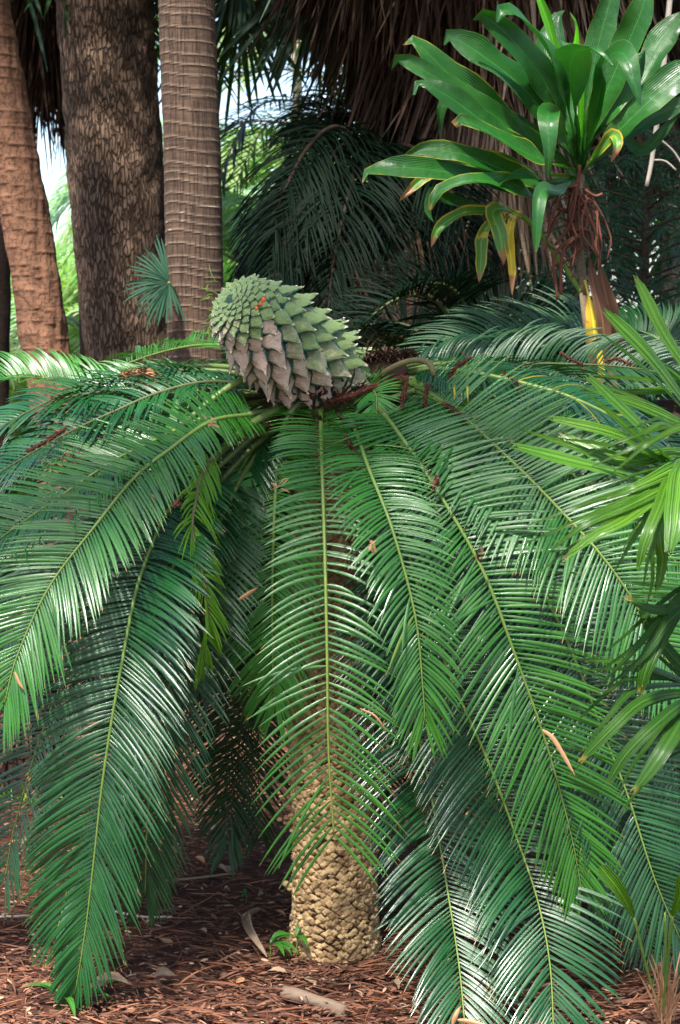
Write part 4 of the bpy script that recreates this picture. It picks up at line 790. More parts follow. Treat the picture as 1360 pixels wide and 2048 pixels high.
def dark_palm():
    c = P(760, 330, 9.0)
    t = thing('palm_tree', 'dark feather palm with arching drooping fronds behind the cone', 'palm', (P(760, 600, 9.3)[0], 9.3, 0))
    tb = MB(); tb.tube(spline([A(c[0], 9.3, -.05), A(c[0] - .05, 9.2, .8), c + A(0, .1, -.1)], 20), .11, 14); tb.build('trunk', M['darkbark'], t)
    L = [[(740, 330, 8.9), (680, 255, 8.6), (620, 290, 8.4), (570, 380, 8.3), (535, 480, 8.3), (520, 580, 8.3)],
         [(740, 330, 8.9), (690, 290, 8.5), (640, 350, 8.3), (590, 440, 8.2), (560, 520, 8.2), (545, 600, 8.2)],
         [(740, 330, 8.9), (720, 300, 8.5), (700, 380, 8.2), (680, 460, 8.1), (665, 540, 8.1), (655, 640, 8.1)],
         [(750, 330, 8.9), (800, 290, 8.7), (860, 320, 8.5), (910, 400, 8.4), (930, 480, 8.4), (940, 560, 8.4)],
         [(750, 330, 9.1), (720, 240, 9.2), (670, 225, 9.2), (620, 235, 9.2), (580, 270, 9.2)],
         [(750, 330, 8.9), (770, 330, 8.5), (790, 420, 8.3), (800, 500, 8.3), (800, 600, 8.3)],
         [(745, 340, 8.9), (670, 350, 8.6), (610, 400, 8.5), (560, 470, 8.5), (530, 560, 8.5), (520, 640, 8.5)],
         [(745, 340, 9.), (700, 320, 8.9), (640, 330, 8.9), (590, 420, 8.9), (560, 520, 8.9), (550, 620, 8.9)],
         [(760, 330, 9.3), (840, 260, 9.4), (930, 290, 9.5), (1000, 400, 9.6), (1030, 500, 9.6)],
         [(745, 340, 8.8), (730, 420, 8.4), (720, 500, 8.3), (715, 600, 8.3), (710, 680, 8.3)],
         [(745, 340, 8.8), (650, 420, 8.7), (600, 500, 8.6), (570, 580, 8.6), (560, 680, 8.6)],
         [(760, 350, 8.8), (840, 400, 8.7), (880, 470, 8.6), (900, 560, 8.6), (905, 660, 8.6)]]
    for px in L:
        mb = MB(); feather_frond(mb, mb, [P(*q) for q in px], .44, 110, w=.010, droop=1.3, hint=(-.2, -.6, 1) if px[-1][0] < 760 else (.2, -.6, 1))
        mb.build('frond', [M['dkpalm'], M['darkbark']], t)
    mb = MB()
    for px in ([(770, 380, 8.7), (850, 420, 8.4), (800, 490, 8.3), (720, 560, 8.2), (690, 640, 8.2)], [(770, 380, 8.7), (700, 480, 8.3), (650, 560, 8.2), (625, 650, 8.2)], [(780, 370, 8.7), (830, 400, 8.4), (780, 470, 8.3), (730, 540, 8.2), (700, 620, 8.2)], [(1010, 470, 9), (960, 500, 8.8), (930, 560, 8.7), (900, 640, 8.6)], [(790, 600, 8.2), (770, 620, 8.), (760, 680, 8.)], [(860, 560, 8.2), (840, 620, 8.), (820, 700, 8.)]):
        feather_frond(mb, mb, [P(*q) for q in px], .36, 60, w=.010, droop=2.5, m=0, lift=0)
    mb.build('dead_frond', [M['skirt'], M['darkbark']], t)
dark_palm()
# second darker cycad-like plant: low arching fronds behind the crown
def rear_cycad():
    c = P(900, 780, 7.2)
    t = thing('cycad', 'smaller dark cycad with arching fronds in the shade behind the large one', 'cycad', (c[0], 7.2, 0))
    tb = MB(); tb.tube(spline([A(c[0], 7.2, -.05), A(c[0] + .03, 7.2, .7), c + A(0, 0, .02)], 16), .12, 14); tb.build('trunk', M['darkbark'], t)
    for px, hn in (([(890, 740, 7.2), (900, 640, 7.), (850, 590, 6.9), (780, 605, 6.8), (730, 650, 6.8), (700, 700, 6.8)], (-.5, -.6, 1)), ([(900, 740, 7.2), (930, 630, 7.1), (900, 575, 7.0), (840, 570, 6.95), (780, 600, 6.9)], (-.3, -.6, 1)),
               ([(910, 740, 7.2), (1000, 640, 7.2), (1100, 640, 7.2), (1200, 700, 7.2)], (.2, -.6, 1)), ([(890, 740, 7.3), (830, 660, 7.5), (740, 650, 7.5), (640, 700, 7.5)], (-.2, -.6, 1)), ([(910, 740, 7.1), (980, 680, 6.9), (1060, 690, 6.8), (1160, 750, 6.8)], (.2, -.6, 1)),
               ([(890, 760, 7.), (800, 700, 6.7), (720, 720, 6.5), (650, 800, 6.5)], (-.3, -.6, 1))):
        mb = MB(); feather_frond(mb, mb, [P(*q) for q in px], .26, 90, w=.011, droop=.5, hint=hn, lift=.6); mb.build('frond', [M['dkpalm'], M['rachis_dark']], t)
rear_cycad()

def right_cycad():
    c = P(1375, 800, 6.5); t = thing('cycad', 'cycad crown half hidden behind the right fronds, sending curved fronds to the left', 'cycad', (c[0], 6.5, 0))
    tb = MB(); tb.tube(spline([A(c[0], 6.5, -.05), A(c[0], 6.5, .7), c], 12), .12, 14); tb.build('trunk', M['darkbark'], t)
    for px, L_ in (([(1370, 780, 6.5), (1290, 715, 6.4), (1200, 676, 6.3), (1130, 661, 6.25), (1040, 662, 6.2), (950, 682, 6.15), (870, 712, 6.1), (800, 745, 6.1)], .26), ([(1370, 780, 6.5), (1330, 690, 6.6), (1260, 660, 6.7), (1160, 670, 6.8), (1060, 700, 6.8)], .22), ([(1370, 780, 6.5), (1300, 770, 6.2), (1210, 770, 6.0), (1110, 790, 5.9), (1010, 830, 5.9)], .24)):
        frond(t, [P(*q) for q in px], L=L_, n=92, a0=78, a1=38, start=.12, mat='frond_dark', w=.013, droop=.9, fwd=2.0, lift=.45, hint=(0, -.55, 1), rr=(.008, .003), wild=.03)
right_cycad()
# small blue-green fan leaf against the plated trunk
t = thing('fan_palm', 'small fan palm leaf spread in front of the plated bark trunk', 'palm', (P(385, 600, 7.7)[0], 7.7, 0))
mb = MB(); hub = P(338, 565, 7.7); fan_leaf(mb, hub, A(-1, .15, -.3), A(-.2, -1, .25), n=36, span=200, L=.20, w=.012, droop=.45, fold=.7); mb.build('fan_leaf', M['fanblue'], t)
mb = MB(); mb.tube(spline([hub, P(352, 590, 7.9), P(372, 660, 8.22), P(395, 900, 8.25), A(P(395, 900, 8.25)[0], 8.25, 0)], 20), .006, 6); mb.build('stem', M['petiole'], t)

# conifer on the right
def conifer():
    x0 = P(1290, 500, 8.2)[0]
    t = thing('conifer', 'dark green young conifer with feathery drooping branches on the right', 'conifer', (x0, 8.2, 0))
    tb = MB(); tb.tube(spline([A(x0, 8.2, -.05), A(x0, 8.2, 2.9)], 12), np.linspace(.05, .015, 12), 8); tb.build('trunk', M['darkbark'], t)
    mb = MB(); nb = 120; allb = []; 
    for k in range(nb):
        z = .55 + 2.35 * (k / nb) ** .9; a_ = k * 2.4 + RS.normal(0, .2); Lb = 1.15 * (1 - (z - .5) / 3.4) * RS.uniform(.75, 1.15); d = A(math.cos(a_), math.sin(a_), .12)
        p = spline([A(x0, 8.2, z), A(x0, 8.2, z) + d * Lb * .55 + A(0, 0, .03), A(x0, 8.2, z) + d * Lb + A(0, 0, -.12 * Lb)], 14); mb.tube(p, np.linspace(.008, .003, 14), 5, m=1)
        T = tangents(p); S = nz(np.cross(T, A(0, 0, 1)))
        m_ = 30; i = RS.randint(3, 14, m_); sg = np.where(RS.rand(m_) < .5, -1, 1)
        q = p[i]; dd = nz(T[i] * .9 + S[i] * sg[:, None] + A(0, 0, -.25) + RS.normal(0, .15, (m_, 3))); ll = RS.uniform(.1, .24, m_) 
        # each branchlet gets needles along it
        kk = 16; s = np.linspace(0, 1, kk)
        pos = q[:, None] + dd[:, None] * (ll[:, None] * s)[..., None] + A(0, 0, -1) * (s ** 2 * .05)[None, :, None]
        pos = pos.reshape(-1, 3); D = np.repeat(dd, kk, 0); rv = nz(np.cross(D, RS.normal(0, 1, D.shape)))
        blades(mb, pos, nz(D * .8 + rv), rv, RS.uniform(.018, .032, len(pos)), .0065, D * .5, K=1, rnd=np.repeat(RS.rand(m_), kk), fold=.2)
    mb.build('foliage', [M['conifer'], M['darkbark']], t)
conifer()
# pale dry stick upright among the conifer
mb = MB(); mb.tube(spline([P(1322, 195, 7.0), P(1312, 260, 7.0), P(1302, 330, 7.0), P(1293, 372, 7.0)], 14), np.linspace(.012, .008, 14) , 7)
for q in ([(1310, 270, 7.), (1345, 300, 7.), (1365, 330, 7.)], [(1303, 320, 7.), (1330, 322, 7.), (1352, 340, 7.)], [(1322, 195, 7.0), (1330, 100, 7.05), (1345, -60, 7.1), (1350, -200, 7.2)]): mb.tube(spline([P(*a) for a in q], 10), .004 if q[0][1] > 200 else .012, 5)
tag(recenter(mb.build('dry_branch', M['white_stick']), P(1293, 372, 7.0)), 'pale bare stick hanging upright in front of the conifer', 'branch')

# ================================================================ CORDYLINE-LIKE BROAD LEAF PLANT
def strip(mb, px, w, hint=(0, -1, .4), fold=.25, m=0, K=22, wave=.13, prof=None, aux=None, roll=0.):
    p = spline([P(*q) for q in px], K); T = tangents(p); hint = nz(np.array(hint, float))
    S = nz(np.cross(T, hint)); N = np.cross(S, T); s = np.linspace(0, 1, K); w = w * .86
    prof = prof or (lambda s: np.interp(s, [0, .2, .36, .58, .82, .94, 1], [.12, .15, .62, 1, .78, .36, .03]))
    ro = roll * s; S2 = S * np.cos(ro)[:, None] + N * np.sin(ro)[:, None]; N2 = N * np.cos(ro)[:, None] - S * np.sin(ro)[:, None]
    ww = w * prof(s) / 2; u = np.linspace(-1, 1, 9); ww = ww * (1 + .05 * np.sin(s * 31 + RS.rand() * 6))
    wv = wave * w * np.sin(s * 14 + RS.rand() * 6)[:, None] * np.abs(u) ** 2 * np.sign(u + .01)
    g = p[:, None] + S2[:, None] * (ww[:, None] * u)[..., None] + N2[:, None] * ((np.abs(u) ** 1.4)[None] * ww[:, None] * fold + wv)[..., None]
    a = np.zeros((K, 9, 4)); a[..., 0] = s[:, None]; a[..., 1] = u / 2 + .5; a[..., 2] = RS.rand(); a[..., 3] = 0 if aux is None else aux(s)[:, None]
    mb.grid(g, a, m)
def broadleaf():
    D = 6.0
    t = thing('broadleaf_plant', 'tall plant with a rosette of broad glossy green leaves and yellow margins', 'plant', (P(1185, 700, D)[0], D, 0))
    sb = MB()
    sb.tube(spline([A(P(1200, 700, D)[0], D, -.02), P(1185, 800, D), P(1172, 640, D), P(1166, 585, D)], 20), np.linspace(.016, .014, 20), 10, m=1)
    sb.tube(spline([P(1166, 590, D), P(1120, 520, D), P(1070, 455, D - .02), P(1040, 430, D - .04)], 16), .010, 8)
    sb.tube(spline([P(1168, 590, D), P(1160, 520, D), P(1150, 440, D), P(1160, 340, D), P(1165, 250, D)], 16), np.linspace(.015, .02, 16), 10, m=1)
    sb.build('stem', [M['stem_g'], M['stem_b']], t)
    c = (1160, 350, D)
    Ls = [  # px path, width m, material, hint, roll
        ([c, (1100, 300, 5.9), (1000, 230, 5.8), (900, 150, 5.75), (830, 82, 5.75), (805, 90, 5.75)], .13, 'cord_edge', (.3, -1, .6), .5),
        ([c, (1080, 300, 5.88), (980, 225, 5.75), (880, 160, 5.7), (800, 118, 5.7), (782, 140, 5.7)], .10, 'cord', (.3, -1, .7), .4),
        ([c, (1080, 310, 5.85), (990, 260, 5.7), (900, 195, 5.65), (840, 165, 5.65), (828, 190, 5.65)], .11, 'cord', (.2, -1, .9), .3),
        ([c, (1120, 270, 5.9), (1050, 180, 5.8), (970, 115, 5.75), (900, 72, 5.75), (888, 90, 5.75)], .15, 'cord', (.4, -1, .4), 0.),
        ([c, (1130, 250, 5.9), (1080, 150, 5.8), (1020, 75, 5.7), (965, 30, 5.65), (945, 40, 5.65)], .13, 'cord', (.3, -1, .5), .6),
        ([c, (1140, 240, 5.85), (1110, 130, 5.7), (1050, 45, 5.6), (1010, 18, 5.55), (995, 45, 5.55)], .13, 'cord', (.3, -1, .5), -.6),
        ([c, (1110, 330, 5.8), (1040, 300, 5.65), (970, 260, 5.6), (925, 240, 5.58), (908, 250, 5.6)], .12, 'cord_edge', (.2, -.7, 1), .3),
        ([c, (1100, 370, 5.85), (1020, 345, 5.75), (930, 310, 5.7), (850, 300, 5.7), (800, 320, 5.7)], .10, 'cord_edge', (.1, -1, .6), .3),
        ([c, (1080, 385, 5.9), (990, 365, 5.8), (900, 345, 5.7), (800, 335, 5.65), (730, 345, 5.65), (725, 365, 5.65)], .11, 'cord_edge', (.1, -1, .7), .2),
        ([c, (1090, 400, 5.85), (1030, 375, 5.7), (950, 360, 5.6), (880, 380, 5.6), (860, 420, 5.6)], .10, 'cord_edge', (.1, -1, .6), -.3),
        ([c, (1130, 230, 6.0), (1100, 120, 6.1), (1110, 40, 6.15), (1130, 20, 6.15)], .14, 'cord', (0, -1, .3), 0.),
        ([c, (1170, 240, 5.95), (1190, 120, 5.95), (1215, 20, 5.95), (1240, -60, 5.95)], .12, 'cord', (.1, -1, .2), 0.),
        ([c, (1190, 240, 5.9), (1240, 120, 5.85), (1280, 30, 5.8), (1300, -40, 5.8)], .14, 'cord', (-.3, -1, .3), 0.),
        ([c, (1200, 250, 5.95), (1280, 160, 6.0), (1340, 60, 6.05), (1380, 20, 6.05)], .15, 'cord', (-.3, -1, .4), .3),
        ([c, (1210, 290, 5.9), (1290, 210, 5.85), (1360, 150, 5.85), (1430, 110, 5.85)], .14, 'cord', (-.3, -1, .4), 0.),
        ([c, (1220, 300, 6.0), (1300, 240, 6.1), (1370, 210, 6.1), (1420, 230, 6.1)], .10, 'cord', (-.2, -1, .6), 0.),
        ([c, (1150, 240, 5.85), (1140, 150, 5.65), (1150, 105, 5.5), (1190, 100, 5.4), (1225, 130, 5.38)], .15, 'cord', (.2, -1, .8), 0.),
        ([c, (1190, 230, 5.8), (1215, 120, 5.6), (1250, 110, 5.45), (1270, 170, 5.4), (1282, 215, 5.4)], .10, 'cord', (-.2, -1, .5), 0.),
        ([c, (1130, 280, 5.8), (1100, 225, 5.6), (1095, 240, 5.5), (1098, 300, 5.48), (1095, 360, 5.5)], .09, 'cord', (.1, -1, .3), 0.),
        ([c, (1100, 370, 5.8), (1060, 352, 5.7), (1010, 362, 5.65), (1000, 372, 5.62)], .08, 'cord', (.1, -.5, 1), 0.),
        ([c, (1120, 380, 5.8), (1085, 380, 5.65), (1075, 430, 5.6), (1072, 505, 5.6)], .065, 'cord', (.1, -1, .2), 0.),
        ([c, (1130, 300, 5.9), (1050, 250, 5.9), (960, 210, 5.9), (890, 200, 5.9), (880, 280, 5.9)], .06, 'cord', (.1, -1, .2), 0.),
        ([c, (1190, 320, 6.05), (1240, 280, 6.1), (1290, 300, 6.1), (1370, 210, 6.1)], .06, 'cord', (-.1, -1, .7), 0.),
        ([c, (1200, 300, 5.9), (1225, 270, 5.85), (1235, 290, 5.8), (1222, 325, 5.8)], .05, 'cord_mix', (0, -1, .2), 0.),
        ([c, (1130, 180, 5.9), (1100, 60, 5.8), (1075, -10, 5.75), (1060, -40, 5.75)], .05, 'cord_new', (.3, -1, .2), 0.),
        ([c, (1160, 200, 5.8), (1150, 110, 5.7), (1152, 50, 5.6), (1140, 25, 5.58)], .045, 'cord_new', (.2, -1, .2), 0.),
        ([c, (1100, 350, 5.95), (1000, 320, 5.85), (940, 330, 5.8), (860, 350, 5.75), (800, 400, 5.72)], .07, 'cord_mix', (.1, -1, .5), 0.),
        ([c, (1180, 230, 5.95), (1170, 170, 6.), (1150, 110, 6.05), (1120, 80, 6.1)], .16, 'cord', (0, -1, .2), 0.),
        ([c, (1180, 260, 5.95), (1220, 200, 5.9), (1250, 160, 5.9), (1290, 100, 5.9)], .15, 'cord', (-.2, -1, .2), 0.),
        ([c, (1140, 280, 5.9), (1120, 220, 5.9), (1100, 160, 5.9), (1080, 120, 5.9)], .15, 'cord', (.2, -1, .2), 0.),
    ]
    for px, w, m, h, ro in Ls:
        mb = MB(); strip(mb, px, w, h, m=0, roll=ro, fold=.28 if m[:4] == 'cord' and m != 'cord_mix' else .5)
        mb.build('leaf', M[m], t)
    c2 = (1045, 432, D - .04)
    for px, w, m, h in (([c2, (1000, 425, 5.9), (930, 425, 5.85), (880, 455, 5.82), (862, 495, 5.82)], .055, 'cord_mix', (0, -1, .6)),
                        ([c2, (1010, 418, 5.85), (985, 425, 5.8), (1000, 470, 5.78), (1008, 530, 5.78)], .075, 'cord_mix', (.1, -1, .3)),
                        ([c2, (990, 440, 5.95), (965, 470, 5.95), (962, 520, 5.95), (958, 565, 5.95)], .055, 'cord_mix', (0, -1, .3)),
                        ([c2, (1025, 440, 5.8), (1018, 480, 5.78), (1024, 540, 5.78), (1024, 590, 5.78)], .04, 'cord_yel', (0, -1, .3)),
                        ([c2, (900, 400, 5.9), (870, 380, 5.85), (855, 420, 5.85), (868, 445, 5.85)], .05, 'cord', (0, -1, .3)),
                        ([(1170, 560, 5.98), (1178, 600, 5.95), (1188, 660, 5.93), (1184, 730, 5.95)], .075, 'cord_yel', (0, -1, .1)),
                        ([(1175, 470, 5.98), (1185, 560, 5.92), (1205, 640, 5.9), (1210, 720, 5.92)], .06, 'cord_brn', (.2, -1, .1)),
                        ([(1190, 480, 6.0), (1205, 560, 5.98), (1225, 640, 5.98), (1250, 710, 5.98)], .075, 'cord_brn', (-.2, -1, .1)),
                        ([(1215, 610, 5.95), (1205, 660, 5.95), (1215, 720, 5.95), (1230, 780, 5.95)], .06, 'cord_brn', (.4, -1, .1)),
                        ([(1190, 640, 5.9), (1195, 690, 5.88), (1200, 740, 5.88), (1195, 790, 5.88)], .04, 'cord_yel', (.4, -1, .1))):
        mb = MB(); strip(mb, px, w, h, m=0, fold=.5, wave=.12); mb.build('leaf', M[m], t)
    # brown dead flower sprays hanging off the stem
    sp_ = MB()
    for k in range(30):
        a0 = P(1150 + RS.normal(0, 9), 385 + RS.uniform(-15, 60), D - .05); L_ = RS.uniform(.08, .24); dr = A(RS.normal(0, .42), RS.normal(-.1, .3), -.1)
        p = spline([a0, a0 + dr * L_ * .5 + A(0, 0, .01), a0 + dr * L_ * .8 + A(RS.normal(0, .02), 0, -.55 * L_), a0 + dr * L_ * .75 + A(RS.normal(0, .03), 0, -L_)], 14)
        p += .006 * np.stack([snoise(p * 8, q_ + k, 2) for q_ in range(3)], -1); sp_.tube(p, np.linspace(.0045, .003, 14), 5)
        n = 36; i = RS.randint(0, 14, n); blades(sp_, p[i], nz(RS.normal(0, 1, (n, 3))), nz(RS.normal(0, 1, (n, 3))), .007, .004, A(0, 0, 0), K=1)
    for px in ([(1158, 470), (1125, 490), (1108, 520), (1115, 600)], [(1158, 470), (1130, 495), (1122, 530), (1122, 590)], [(1160, 330), (1150, 400), (1140, 450), (1110, 490)], [(1110, 372), (1150, 372), (1160, 365)], [(1170, 380), (1190, 392), (1205, 388)], [(1150, 460), (1180, 462), (1187, 500)]):
        p = spline([P(a, b_, D - .09) for a, b_ in px], 16); sp_.tube(p, .006, 6)
    sp_.build('dead_flower_spray', M['twig'], t)
broadleaf()

# ================================================================ FAN PALM at the right edge (nearer)
def fan_right():
    D = 3.7
    t = thing('fan_palm', 'bright green fan palm with blunt pleated leaf segments at the right edge', 'palm', (P(1480, 1500, D)[0], D, 0))
    x0 = P(1500, 1500, D)[0]; sb = MB(); sb.tube(spline([A(x0, D, -.02), A(x0 + .02, D, .9), P(1470, 900, D)], 20), .018, 10); sb.build('stem', M['stem_b'], t)
    blunt = lambda s: np.interp(s, [0, .15, .5, .85, .97, 1], [.28, .55, 1, .92, .6, .35])
    thin = lambda s: np.interp(s, [0, .15, .5, .85, 1], [.3, .6, 1, .5, .05])
    fans = [
      ('fan', [  # upper fan, base hub just outside the frame
        ([(1420, 880, 3.72), (1360, 790, 3.65), (1290, 700, 3.6), (1210, 620, 3.6)], .060, blunt),
        ([(1440, 860, 3.75), (1390, 760, 3.7), (1330, 670, 3.68), (1273, 555, 3.68)], .052, blunt),
        ([(1450, 860, 3.75), (1400, 790, 3.75), (1340, 740, 3.75), (1305, 722, 3.75)], .05, blunt),
        ([(1440, 880, 3.7), (1370, 850, 3.6), (1280, 810, 3.55), (1150, 770, 3.5)], .045, thin),
        ([(1440, 820, 3.75), (1370, 780, 3.72), (1300, 782, 3.7), (1200, 785, 3.7)], .04, thin),
      ]),
      ('fan', [
        ([(1420, 950, 3.6), (1350, 930, 3.5), (1290, 860, 3.42), (1175, 750, 3.42)], .055, blunt),
        ([(1420, 960, 3.6), (1340, 930, 3.48), (1240, 870, 3.4), (1100, 835, 3.4)], .045, blunt),
        ([(1420, 960, 3.6), (1310, 960, 3.46), (1180, 930, 3.36), (1030, 892, 3.34)], .075, blunt),
        ([(1430, 900, 3.6), (1340, 905, 3.5), (1240, 920, 3.45), (1120, 870, 3.5)], .05, blunt),
        ([(1420, 950, 3.5), (1340, 850, 3.4), (1280, 868, 3.35), (1180, 905, 3.35)], .022, thin),
        ([(1440, 850, 3.5), (1370, 855, 3.4), (1290, 885, 3.35), (1180, 935, 3.35)], .022, thin),
        ([(1440, 830, 3.5), (1370, 850, 3.38), (1300, 885, 3.33), (1220, 950, 3.33)], .020, thin),
        ([(1420, 900, 3.5), (1360, 930, 3.38), (1290, 965, 3.3), (1210, 1000, 3.3)], .05, thin),
        ([(1420, 900, 3.5), (1350, 930, 3.38), (1280, 985, 3.3), (1180, 1030, 3.25), (1045, 1090, 3.25)], .032, thin),
        ([(1420, 910, 3.5), (1350, 960, 3.35), (1260, 1010, 3.25), (1170, 1050, 3.22), (1090, 1110, 3.22)], .034, thin),
        ([(1420, 930, 3.5), (1340, 975, 3.35), (1250, 1040, 3.22), (1190, 1070, 3.2), (1130, 1115, 3.2)], .045, blunt),
        ([(1400, 930, 3.5), (1345, 950, 3.36), (1300, 1030, 3.28), (1265, 1080, 3.25), (1225, 1150, 3.25)], .03, thin),
        ([(1400, 930, 3.5), (1345, 950, 3.33), (1315, 1020, 3.22), (1290, 1080, 3.18), (1277, 1135, 3.18)], .038, blunt),
        ([(1430, 920, 3.5), (1370, 930, 3.3), (1355, 1000, 3.18), (1350, 1050, 3.14), (1340, 1100, 3.12)], .075, blunt),
        ([(1430, 950, 3.6), (1355, 960, 3.45), (1320, 1060, 3.4), (1325, 1120, 3.4), (1315, 1180, 3.4)], .035, blunt),
      ]),
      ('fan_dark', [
        ([(1460, 1330, 3.6), (1390, 1220, 3.5), (1310, 1220, 3.45), (1255, 1195, 3.45)], .05, blunt),
        ([(1460, 1200, 3.6), (1390, 1180, 3.5), (1330, 1230, 3.45), (1260, 1310, 3.4), (1185, 1385, 3.4)], .026, thin),
        ([(1460, 1200, 3.6), (1400, 1200, 3.5), (1340, 1240, 3.42), (1290, 1310, 3.38), (1205, 1380, 3.38)], .032, thin),
        ([(1460, 1150, 3.6), (1380, 1180, 3.5), (1330, 1260, 3.42), (1295, 1330, 3.38), (1280, 1385, 3.38)], .045, blunt),
        ([(1460, 1390, 3.6), (1370, 1370, 3.5), (1270, 1380, 3.4), (1220, 1430, 3.35), (1165, 1500, 3.35)], .034, thin),
        ([(1460, 1400, 3.55), (1370, 1385, 3.45), (1290, 1400, 3.35), (1230, 1450, 3.3), (1162, 1520, 3.3)], .038, blunt),
        ([(1460, 1400, 3.55), (1380, 1400, 3.42), (1310, 1450, 3.3), (1250, 1510, 3.28), (1217, 1565, 3.28)], .04, blunt),
        ([(1460, 1400, 3.55), (1385, 1420, 3.4), (1340, 1480, 3.28), (1300, 1540, 3.25), (1270, 1580, 3.25)], .06, blunt),
        ([(1460, 1430, 3.6), (1380, 1370, 3.55), (1280, 1330, 3.5), (1190, 1320, 3.5), (1140, 1320, 3.5)], .036, thin),
        ([(1460, 1500, 3.6), (1370, 1490, 3.5), (1310, 1510, 3.48), (1285, 1525, 3.48)], .022, thin),
        ([(1460, 1430, 3.55), (1380, 1350, 3.5), (1310, 1270, 3.5), (1280, 1220, 3.5)], .04, blunt),
      ])]
    for m, segs in fans:
        extra = []
        for k_, (px, w, pf) in enumerate(segs):
            if True:
                dx, dy = random.uniform(-22, 22), random.uniform(18, 40) * random.choice((-1, 1)); extra.append(([(a + dx * i / 3, b_ + dy * i / 3, c_ + .06) for i, (a, b_, c_) in enumerate(px)], w * .6, thin))
        segs = segs + extra
        for k, (px, w, pf) in enumerate(segs):
            mb = MB(); p = spline([P(*q) for q in px], 20); T = tangents(p); S = nz(np.cross(T, nz(A(-.1, -.8, 1)))); N = np.cross(S, T); s = np.linspace(0, 1, 20)
            rl = RS.normal(0, .25); S2 = S * math.cos(rl) + N * math.sin(rl); N2 = N * math.cos(rl) - S * math.sin(rl)
            u = np.linspace(-1, 1, 13); ww = w * pf(s) / 2 * .74
            pleat = np.abs(((u + 1) * 1.5) % 1 - .5) * .32 - .16 * np.abs(u)
            g = p[:, None] + S2[:, None] * (ww[:, None] * u)[..., None] + N2[:, None] * (ww[:, None] * pleat[None])[..., None]
            jag = RS.normal(0, .006, 13); g[-1] += T[-1] * jag[:, None]
            a = np.zeros((20, 13, 4)); a[..., 0] = s[:, None]; a[..., 1] = u / 2 + .5; a[..., 2] = RS.rand()
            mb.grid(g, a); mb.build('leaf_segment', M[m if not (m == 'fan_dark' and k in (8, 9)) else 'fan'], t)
fan_right()

# seedling fan palms bottom right
def seedling():
    t = thing('palm_seedling', 'small palm seedling with folded bright green leaves at the bottom right', 'seedling', (P(1325, 2040, 4.3)[0], 4.3, 0))
    base = (1325, 2035, 4.3)
    pl = lambda s: np.interp(s, [0, .2, .7, .95, 1], [.15, .6, 1, .9, .5])
    for a_, b_, c_, w in (((1300, 1960), (1268, 1835), (1200, 1732), .045), ((1335, 1930), (1345, 1832), (1362, 1750), .04)):
        mb = MB(); mb.tube(spline([P(*base), P(a_[0], a_[1], 4.28), P(b_[0], b_[1], 4.25)], 14), .004, 6); mb.build('stem', M['stem_g'], t)
        mb = MB(); strip(mb, [(b_[0], b_[1], 4.25), ((b_[0] + c_[0]) / 2 + 6, (b_[1] + c_[1]) / 2, 4.22), (c_[0], c_[1], 4.2)], w, (0, -1, .4), fold=.5, prof=pl, wave=0.); mb.build('leaf', M['fan'], t)
    mb = MB(); mb.tube(spline([P(*base), P(1332, 1930, 4.29), P(1330, 1825, 4.28)], 12), np.linspace(.006, .003, 12), 6); mb.build('stem', M['stem_g'], t)
    mb = MB(); n = 40; q = np.repeat(P(1330, 2045, 4.3)[None], n, 0) + RS.normal(0, .008, (n, 3))
    blades(mb, q, nz(A(0, 0, 1) + RS.normal(0, .22, (n, 3))), A(0, -1, 0), RS.uniform(.06, .2, n), .006, RS.normal(0, .3, (n, 3)), K=4); mb.build('dry_sheath', M['dryleaf'], t)
seedling()

# ================================================================ SMALL THINGS ON THE GROUND
def seed_plant(px, py, label, n=6, L=.08, w=.03, h=.05, mat='cord_new', dirs=None):
    d = 1.85 * FPX / (py - HOR) ; q = P(px, py, d); q[2] = float(gz(np.array(q[0]), np.array(q[1])))
    t = thing('seedling_plant', label, 'seedling', q)
    mb = MB(); mb.tube(spline([q, q + A(.004, 0, h)], 5), .0022, 5); mb.build('stem', M['stem_g'], t)
    mb = MB(); th = RS.rand(n) * 6.28; dd = nz(np.stack([np.cos(th), np.sin(th) * .6 - .3, .6 + 0 * th], -1))
    blades(mb, np.repeat((q + A(0, 0, h))[None], n, 0), dd, A(0, 0, 1), L * RS.uniform(.7, 1.1, n), w, A(0, 0, -1.3), K=6, cross=2, prof=lambda s: np.interp(s, [0, .15, .45, .8, 1], [.1, .5, 1, .55, .05])); mb.build('leaf_cluster', M['seedleaf'], t)
M['seedleaf'] = leaf_mat('seedling_leaf', (.03, .13, .015), (.05, .19, .02), rough=.35, trans=.3)
seed_plant(540, 1960, 'low seedling with long green leaves left of the cycad trunk base', 5, .11, .024, .06)
seed_plant(592, 1962, 'seedling with curved leaves touching the cycad trunk base', 5, .09, .026, .09)
seed_plant(492, 1812, 'tiny green seedling standing in open mulch behind the curled dead leaf', 3, .035, .014, .03)
seed_plant(240, 2018, 'flat two leaved seedling near the bottom left', 3, .06, .02, .02)
seed_plant(130, 2062, 'upright bright green blade seedling at the bottom left edge', 4, .16, .022, .04)
seed_plant(1080, 2055, 'small leafy seedling at the bottom edge right of centre', 7, .04, .014, .02)
seed_plant(640, 1560 + 90, 'little green seedling far behind the cycad trunk', 4, .05, .02, .05)

